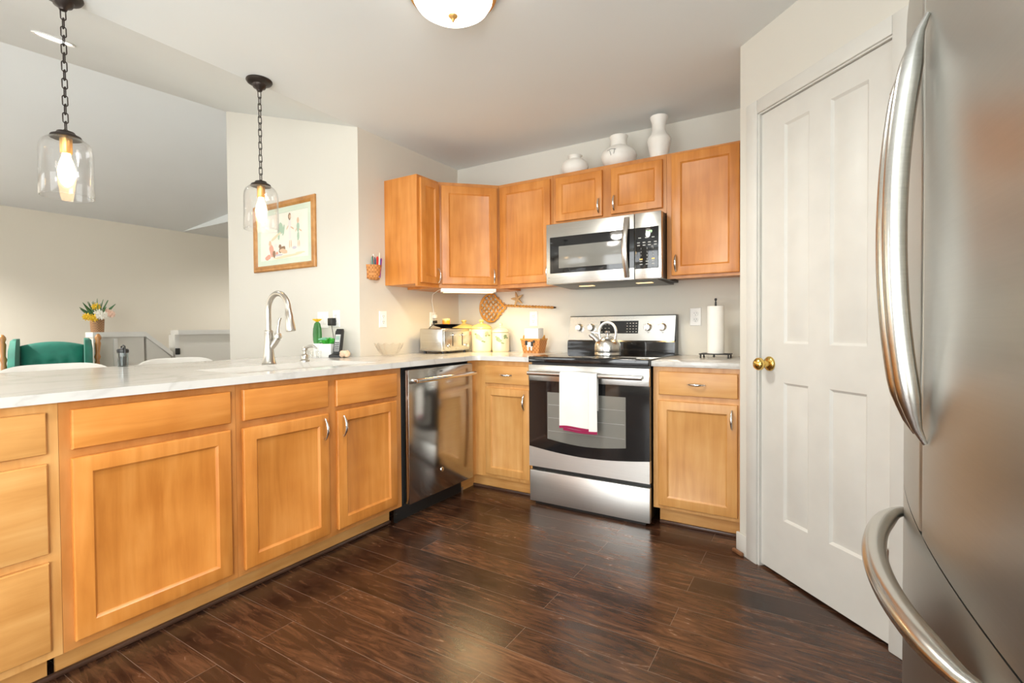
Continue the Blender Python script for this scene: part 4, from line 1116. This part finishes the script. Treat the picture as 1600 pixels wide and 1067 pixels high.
t = thing('cactus', 'tall green cactus with a yellow flower in a slim white pot', 'cactus', (-.335, -1.150, CT))
b = new(); lathe(b, [(0, 0), (.026, 0), (.028, .088), (.024, .088), (0, .082)], seg=20); obj('pot', b, M_white, t, 40)
b = new()
prof = [(.020, .083), (.025, .11), (.026, .15), (.024, .19), (.017, .225), (.008, .236), (0, .238)]
rings = []
for r_, h in prof:
    if r_ == 0: rings.append([b.verts.new((0, 0, h))]); continue
    rings.append([b.verts.new((r_*(1+.14*math.cos(8*2*PI*i/32))*math.cos(2*PI*i/32), r_*(1+.14*math.cos(8*2*PI*i/32))*math.sin(2*PI*i/32), h)) for i in range(32)])
for a, c in zip(rings, rings[1:]):
    for i in range(32):
        if len(c) == 1: b.faces.new((a[i], a[(i+1) % 32], c[0]))
        else: b.faces.new((a[i], a[(i+1) % 32], c[(i+1) % 32], c[i]))
b.faces.new(rings[0][::-1]); obj('stem', b, M_green1, t, 60)
b = new()
for i in range(9):
    a = 2*PI*i/9; tube(b, [(0, 0, .236), (.014*math.cos(a), .014*math.sin(a), .250), (.030*math.cos(a), .030*math.sin(a), .254)], [(.003, .003), (.008, .003), (.003, .002)], 6)
ball(b, (0, 0, .25), .011, (1, 1, .7), 10); obj('flower', b, M_yflow, t, 60)
for nm, x, y, lb in (('l', -.26, -1.262, 'small clear glass left in front of the square planter'), ('r', -.185, -1.255, 'small clear glass right in front of the square planter')):
    b = new(); lathe(b, [(0, 0), (.015, 0), (.018, .045), (.0165, .045), (.014, .006), (0, .006)], (x, y, CT), 18, cap=False); tag(obj('shot_glass', b, M_cryst, None, 50), lb, 'glass')
t = thing('cordless_telephone', 'black cordless telephone standing in its cradle beside the white planter', 'telephone', (-.105, -1.165, CT), R(18))
b = new(); loops(b, [[(-.042, -.045, 0), (.042, -.045, 0), (.042, .05, 0), (-.042, .05, 0)], [(-.040, -.043, .016), (.040, -.043, .016), (.040, .048, .026), (-.040, .048, .026)], [(-.030, -.030, .022), (.030, -.030, .022), (.030, .040, .040), (-.030, .040, .040)]]); obj('cradle', b, M_black, t)
def hs(z, hw_, y0, y1): return [(-hw_, y0, z), (hw_, y0, z), (hw_, y1, z), (-hw_, y1, z)]
b = new(); loops(b, [hs(.020, .022, -.020, .006), hs(.05, .025, -.016, .012), hs(.12, .025, .000, .028), hs(.17, .024, .011, .038), hs(.187, .018, .018, .042)])
hsd = obj('handset', b, M_black, t, 25)
def hf(z): return -.0225+(z-.03)*.2286
b = new(); loops(b, [[(-.017, hf(.04)+.004, .04), (.017, hf(.04)+.004, .04), (.019, hf(.15)+.004, .15), (-.019, hf(.15)+.004, .15)], [(-.017, hf(.04)-.0008, .04), (.017, hf(.04)-.0008, .04), (.019, hf(.15)-.0008, .15), (-.019, hf(.15)-.0008, .15)]]); obj('faceplate', b, M_silver, hsd)
b = new(); loops(b, [[(-.014, hf(.115)+.002, .115), (.014, hf(.115)+.002, .115), (.014, hf(.14)+.002, .14), (-.014, hf(.14)+.002, .14)], [(-.014, hf(.115)-.0016, .115), (.014, hf(.115)-.0016, .115), (.014, hf(.14)-.0016, .14), (-.014, hf(.14)-.0016, .14)]]); obj('screen', b, M_lcd, hsd)
b = new()
for j in range(5):
    for i in range(3):
        z = .048+.012*j; x = (i-1)*.0105; box(b, x-.004, x+.004, hf(z)-.0025, hf(z)+.002, z-.0035, z+.0035)
obj('keypad', b, M_black, hsd)
t = thing('sponge', 'lumpy beige sea sponge lying right of the cordless telephone', 'sponge', (.004-.03, -1.175, CT))
b = new()
for i in range(9):
    a = 2*PI*i/9; ball(b, (.020*math.cos(a), .016*math.sin(a), .018+.006*(i % 3)), .017, (1, 1, 1), 10)
obj('sponge_body', b, M_beige, t, 60); 
t = thing('crystal_bowl', 'scalloped cut crystal bowl on the counter below the grey-brown wall outlet', 'bowl', (.130, -.935, CT))
b = new(); S = 48; rings = []
for r_, z in ((.030, 0), (.045, .004), (.072, .035), (.090, .070), (.097, .085), (.093, .084), (.085, .068), (.067, .037), (.042, .010), (.0, .009)):
    if r_ == 0: rings.append([b.verts.new((0, 0, z))]); continue
    rings.append([b.verts.new((r_*(1+.06*(z/.085)*math.cos(12*2*PI*i/S))*math.cos(2*PI*i/S), r_*(1+.06*(z/.085)*math.cos(12*2*PI*i/S))*math.sin(2*PI*i/S), z+(.006*math.cos(12*2*PI*i/S) if z > .08 else 0))) for i in range(S)])
for a, c in zip(rings, rings[1:]):
    for i in range(S):
        if len(c) == 1: b.faces.new((a[i], a[(i+1) % S], c[0]))
        else: b.faces.new((a[i], a[(i+1) % S], c[(i+1) % S], c[i]))
b.faces.new(rings[0][::-1]); obj('bowl_body', b, M_cryst, t, 25)

# tumbler at the far edge of the counter
t = thing('tumbler', 'smoky clear tumbler with black carry lid at the far edge of the counter', 'tumbler', (-.47, -2.225, CT))
t.scale = (.82, .82, .86)
b = new(); lathe(b, [(0, 0), (.026, 0), (.028, .004), (.030, .085), (.0285, .085), (.0265, .006), (0, .006)], seg=24, cap=False); obj('cup', b, M_tumbler, t, 50)
b = new(); lathe(b, [(0, .084), (.031, .084), (.032, .088), (.032, .100), (.026, .106), (.012, .108), (.012, .116), (0, .116)], seg=24); obj('lid', b, M_black, t, 40)
b = new(); tube(b, [(-.026, 0, .100), (-.018, 0, .122), (.006, 0, .128), (.030, 0, .122), (.034, 0, .100), (.033, 0, .070)], .0045, 8); obj('carry_loop', b, M_black, t, 60)
b = new(); lathe(b, [(0, .008), (.018, .008), (.020, .06), (0, .06)], seg=18); obj('contents', b, plain('dark_drink', (.02, .03, .03), .2), t, 40)

# ------------------------------------------------------------------ living area
def stool(loc, rz, wd, label):
    t = thing('bar_stool', label, 'bar stool', loc, rz, 'white bar stools beyond the counter')
    b = new(); box(b, -wd/2, wd/2, -.19, .19, .60, .635, .012, 3); obj('seat', b, M_trim, t)
    for sx in (-1, 1):
        for sy in (-1, 1):
            b = new(); tube(b, [(sx*(wd/2-.03), sy*.16, .605), (sx*(wd/2-.0), sy*.19, 0)], [.020, .016], 10); obj('leg', b, M_trim, t)
    b = new(); n = 20; P = []
    for i in range(n+1):
        f = -1+2*i/n; P.append((f, ))
    F = lambda f: (f*wd/2, -.17-.035*(1-f*f))
    L_ = []
    for i in range(n+1):
        f = -1+2*i/n; x, y = F(f); top = .928-.030*abs(f)**5
        L_.append([(x, y, .60), (x, y-.022, .60), (x, y-.022, top-.008), (x, y-.016, top), (x, y-.006, top), (x, y, top-.008)])
    loops(b, L_); obj('backrest', b, M_trim, t, 40)
    b = new(); tube(b, [(-wd/2+.01, .18, .25), (wd/2-.01, .18, .25)], .011, 8); obj('footrest', b, M_trim, t)
    return t
# local -y is the back of the stool; turned so the back faces away from the counter
stool((-.62, -2.40, 0), -PI/2, .44, 'white bar stool with curved back beyond the counter, in front of the green chair')
stool((-.62, -1.82, 0), -PI/2, .42, 'white bar stool with curved back beyond the counter, nearer the picture wall')

t = thing('rocking_chair', 'green tufted velvet wing chair with turned wood posts beyond the counter', 'armchair', (-3.0, -1.815, 0), R(72))
t.scale = (.90, .92, .985)
# local -y faces the kitchen
CW = .60
b = new(); box(b, -.27, .27, -.30, .25, .36, .47, .035, 4); obj('seat_cushion', b, M_velvet, t, 60)
# tufted back: grid with button dimples
b = new(); nx, nz = 28, 24; G = []
btn = [(-.115, .83), (0, .83), (.115, .83), (-.06, .70), (.06, .70), (-.115, .58), (0, .58), (.115, .58)]
for j in range(nz+1):
    row = []
    for i in range(nx+1):
        fx = -1+2*i/nx; fz = j/nz
        top = 1.02-.035*fx*fx-.0
        z = .45+(top-.45)*fz; x = fx*.235
        y = .20+.10*fz-.055*(1-fx**6)*(math.sin(PI*min(1, fz*.97+.03))**.4)
        for bx_, bz_ in btn:
            d = math.hypot(x-bx_, z-bz_); y += .028*math.exp(-(d/.028)**2)
        y += .008*math.exp(-((z-.83)/.012)**2)
        row.append((x, y, z))
    G.append(row)
V = [[b.verts.new(p) for p in r_] for r_ in G]; W = [[b.verts.new((p[0], p[1]*.25+.75*(.22+.10*(p[2]-.45)/.57)+.06, p[2])) for p in r_] for r_ in G]
for j in range(nz):
    for i in range(nx):
        b.faces.new((V[j][i], V[j][i+1], V[j+1][i+1], V[j+1][i])); b.faces.new((W[j][i], W[j+1][i], W[j+1][i+1], W[j][i+1]))
for i in range(nx): b.faces.new((V[0][i], W[0][i], W[0][i+1], V[0][i+1])); b.faces.new((V[nz][i], V[nz][i+1], W[nz][i+1], W[nz][i]))
for j in range(nz): b.faces.new((V[j][0], V[j+1][0], W[j+1][0], W[j][0])); b.faces.new((V[j][nx], W[j][nx], W[j+1][nx], V[j+1][nx]))
obj('tufted_back', b, M_velvet, t, 80)
for sg in (-1, 1):
    b = new(); L_ = []
    for z, y0, y1, th in ((.46, -.12, .24, .035), (.62, -.10, .27, .045), (.80, -.06, .29, .05), (.95, .02, .31, .05), (1.03, .10, .32, .04), (1.05, .16, .31, .02)):
        L_.append([(sg*(.245+th), y0+.02, z), (sg*.245, y0, z), (sg*.235, (y0+y1)/2, z), (sg*.235, y1, z), (sg*(.245+th), y1, z), (sg*(.255+th), (y0+y1)/2, z)])
    loops(b, L_); obj('wing', b, M_velvet, t, 80)
    b = new(); px = sg*.325
    prof = [(.016, 0), (.020, .1), (.020, .30), (.026, .33), (.020, .36), (.022, .55), (.017, .60), (.026, .63), (.018, .66), (.022, .80), (.017, .84), (.027, .87), (.018, .90), (.022, .96), (.026, 1.00), (.018, 1.02), (.028, 1.045), (.026, 1.065), (.012, 1.085), (0, 1.09)]
    lathe(b, prof, seg=16)
    for v in b.verts: v.co.x += px+sg*.04*(v.co.z-.5); v.co.y += .12+.10*v.co.z
    obj('post', b, M_oak, t, 50)
    b = new(); tube(b, [(px, .28, .62), (px, .0, .63), (px, -.28, .62), (px, -.31, .60)], [(.022, .028)]*4, 10); obj('armrest', b, M_oak, t, 50)
    b = new(); tube(b, [(px, -.25, .05), (px, -.25, .61)], .018, 10); obj('leg', b, M_oak, t)
    b = new(); tube(b, [(px, -.42, .05), (px, -.2, .022), (px, .1, .02), (px, .40, .05), (px, .55, .09)], [(.016, .020)]*5, 10); obj('rocker', b, M_oak, t)
b = new(); box(b, -.31, .31, -.26, .24, .31, .37); obj('seat_frame', b, M_oak, t)

# flower basket on the stair wall
t = thing('flower_basket', 'brown bark basket of yellow and white flowers on the stair half wall', 'flower arrangement', (-3.5, -1.325, 1.0855))
b = new(); lathe(b, [(0, 0), (.052, 0), (.055, .06), (.058, .130), (.050, .130), (.046, .01), (0, .01)], seg=24); obj('basket_body', b, M_wick2, t, 40)
b = new()
for i in range(26):
    a = random.uniform(0, 2*PI); L_ = random.uniform(.10, .22); sp = random.uniform(.2, 1.0)
    d = Vector((math.cos(a)*sp*.13, math.sin(a)*sp*.17, L_))
    tube(b, [(0, 0, .12), tuple(Vector((0, 0, .12))+d*.55), tuple(Vector((0, 0, .12))+d)], [(.004, .004), (.016, .004), (.002, .002)], 6)
obj('leaves', b, M_leaf, t, 60)
for nm, m_, pts_ in (('yellow_flower', M_yflow, [(.05, -.10, .15), (.06, -.05, .14), (.03, -.02, .25)]), ('white_flower', M_wflow, [(.07, .0, .16), (.06, .03, .17), (.05, -.01, .19)]), ('pink_flower', M_pflow, [(.06, .09, .18), (.05, .06, .20)])):
    for p in pts_:
        b = new()
        for i in range(10):
            a = 2*PI*i/10; tube(b, [p, (p[0]+.012, p[1]+.022*math.cos(a), p[2]+.022*math.sin(a)), (p[0]+.008, p[1]+.040*math.cos(a), p[2]+.040*math.sin(a))], [(.004, .004), (.012, .004), (.004, .003)], 6)
        ball(b, (p[0]+.008, p[1], p[2]), .014, (1, 1, 1), 8); obj(nm, b, m_, t, 60)
b = new(); box(b, -3.435, -3.40, -.66, -.62, .83, .90, .006); tag(obj('gate_latch', b, M_black), 'black latch block on the white end post of the stair half wall', 'latch')
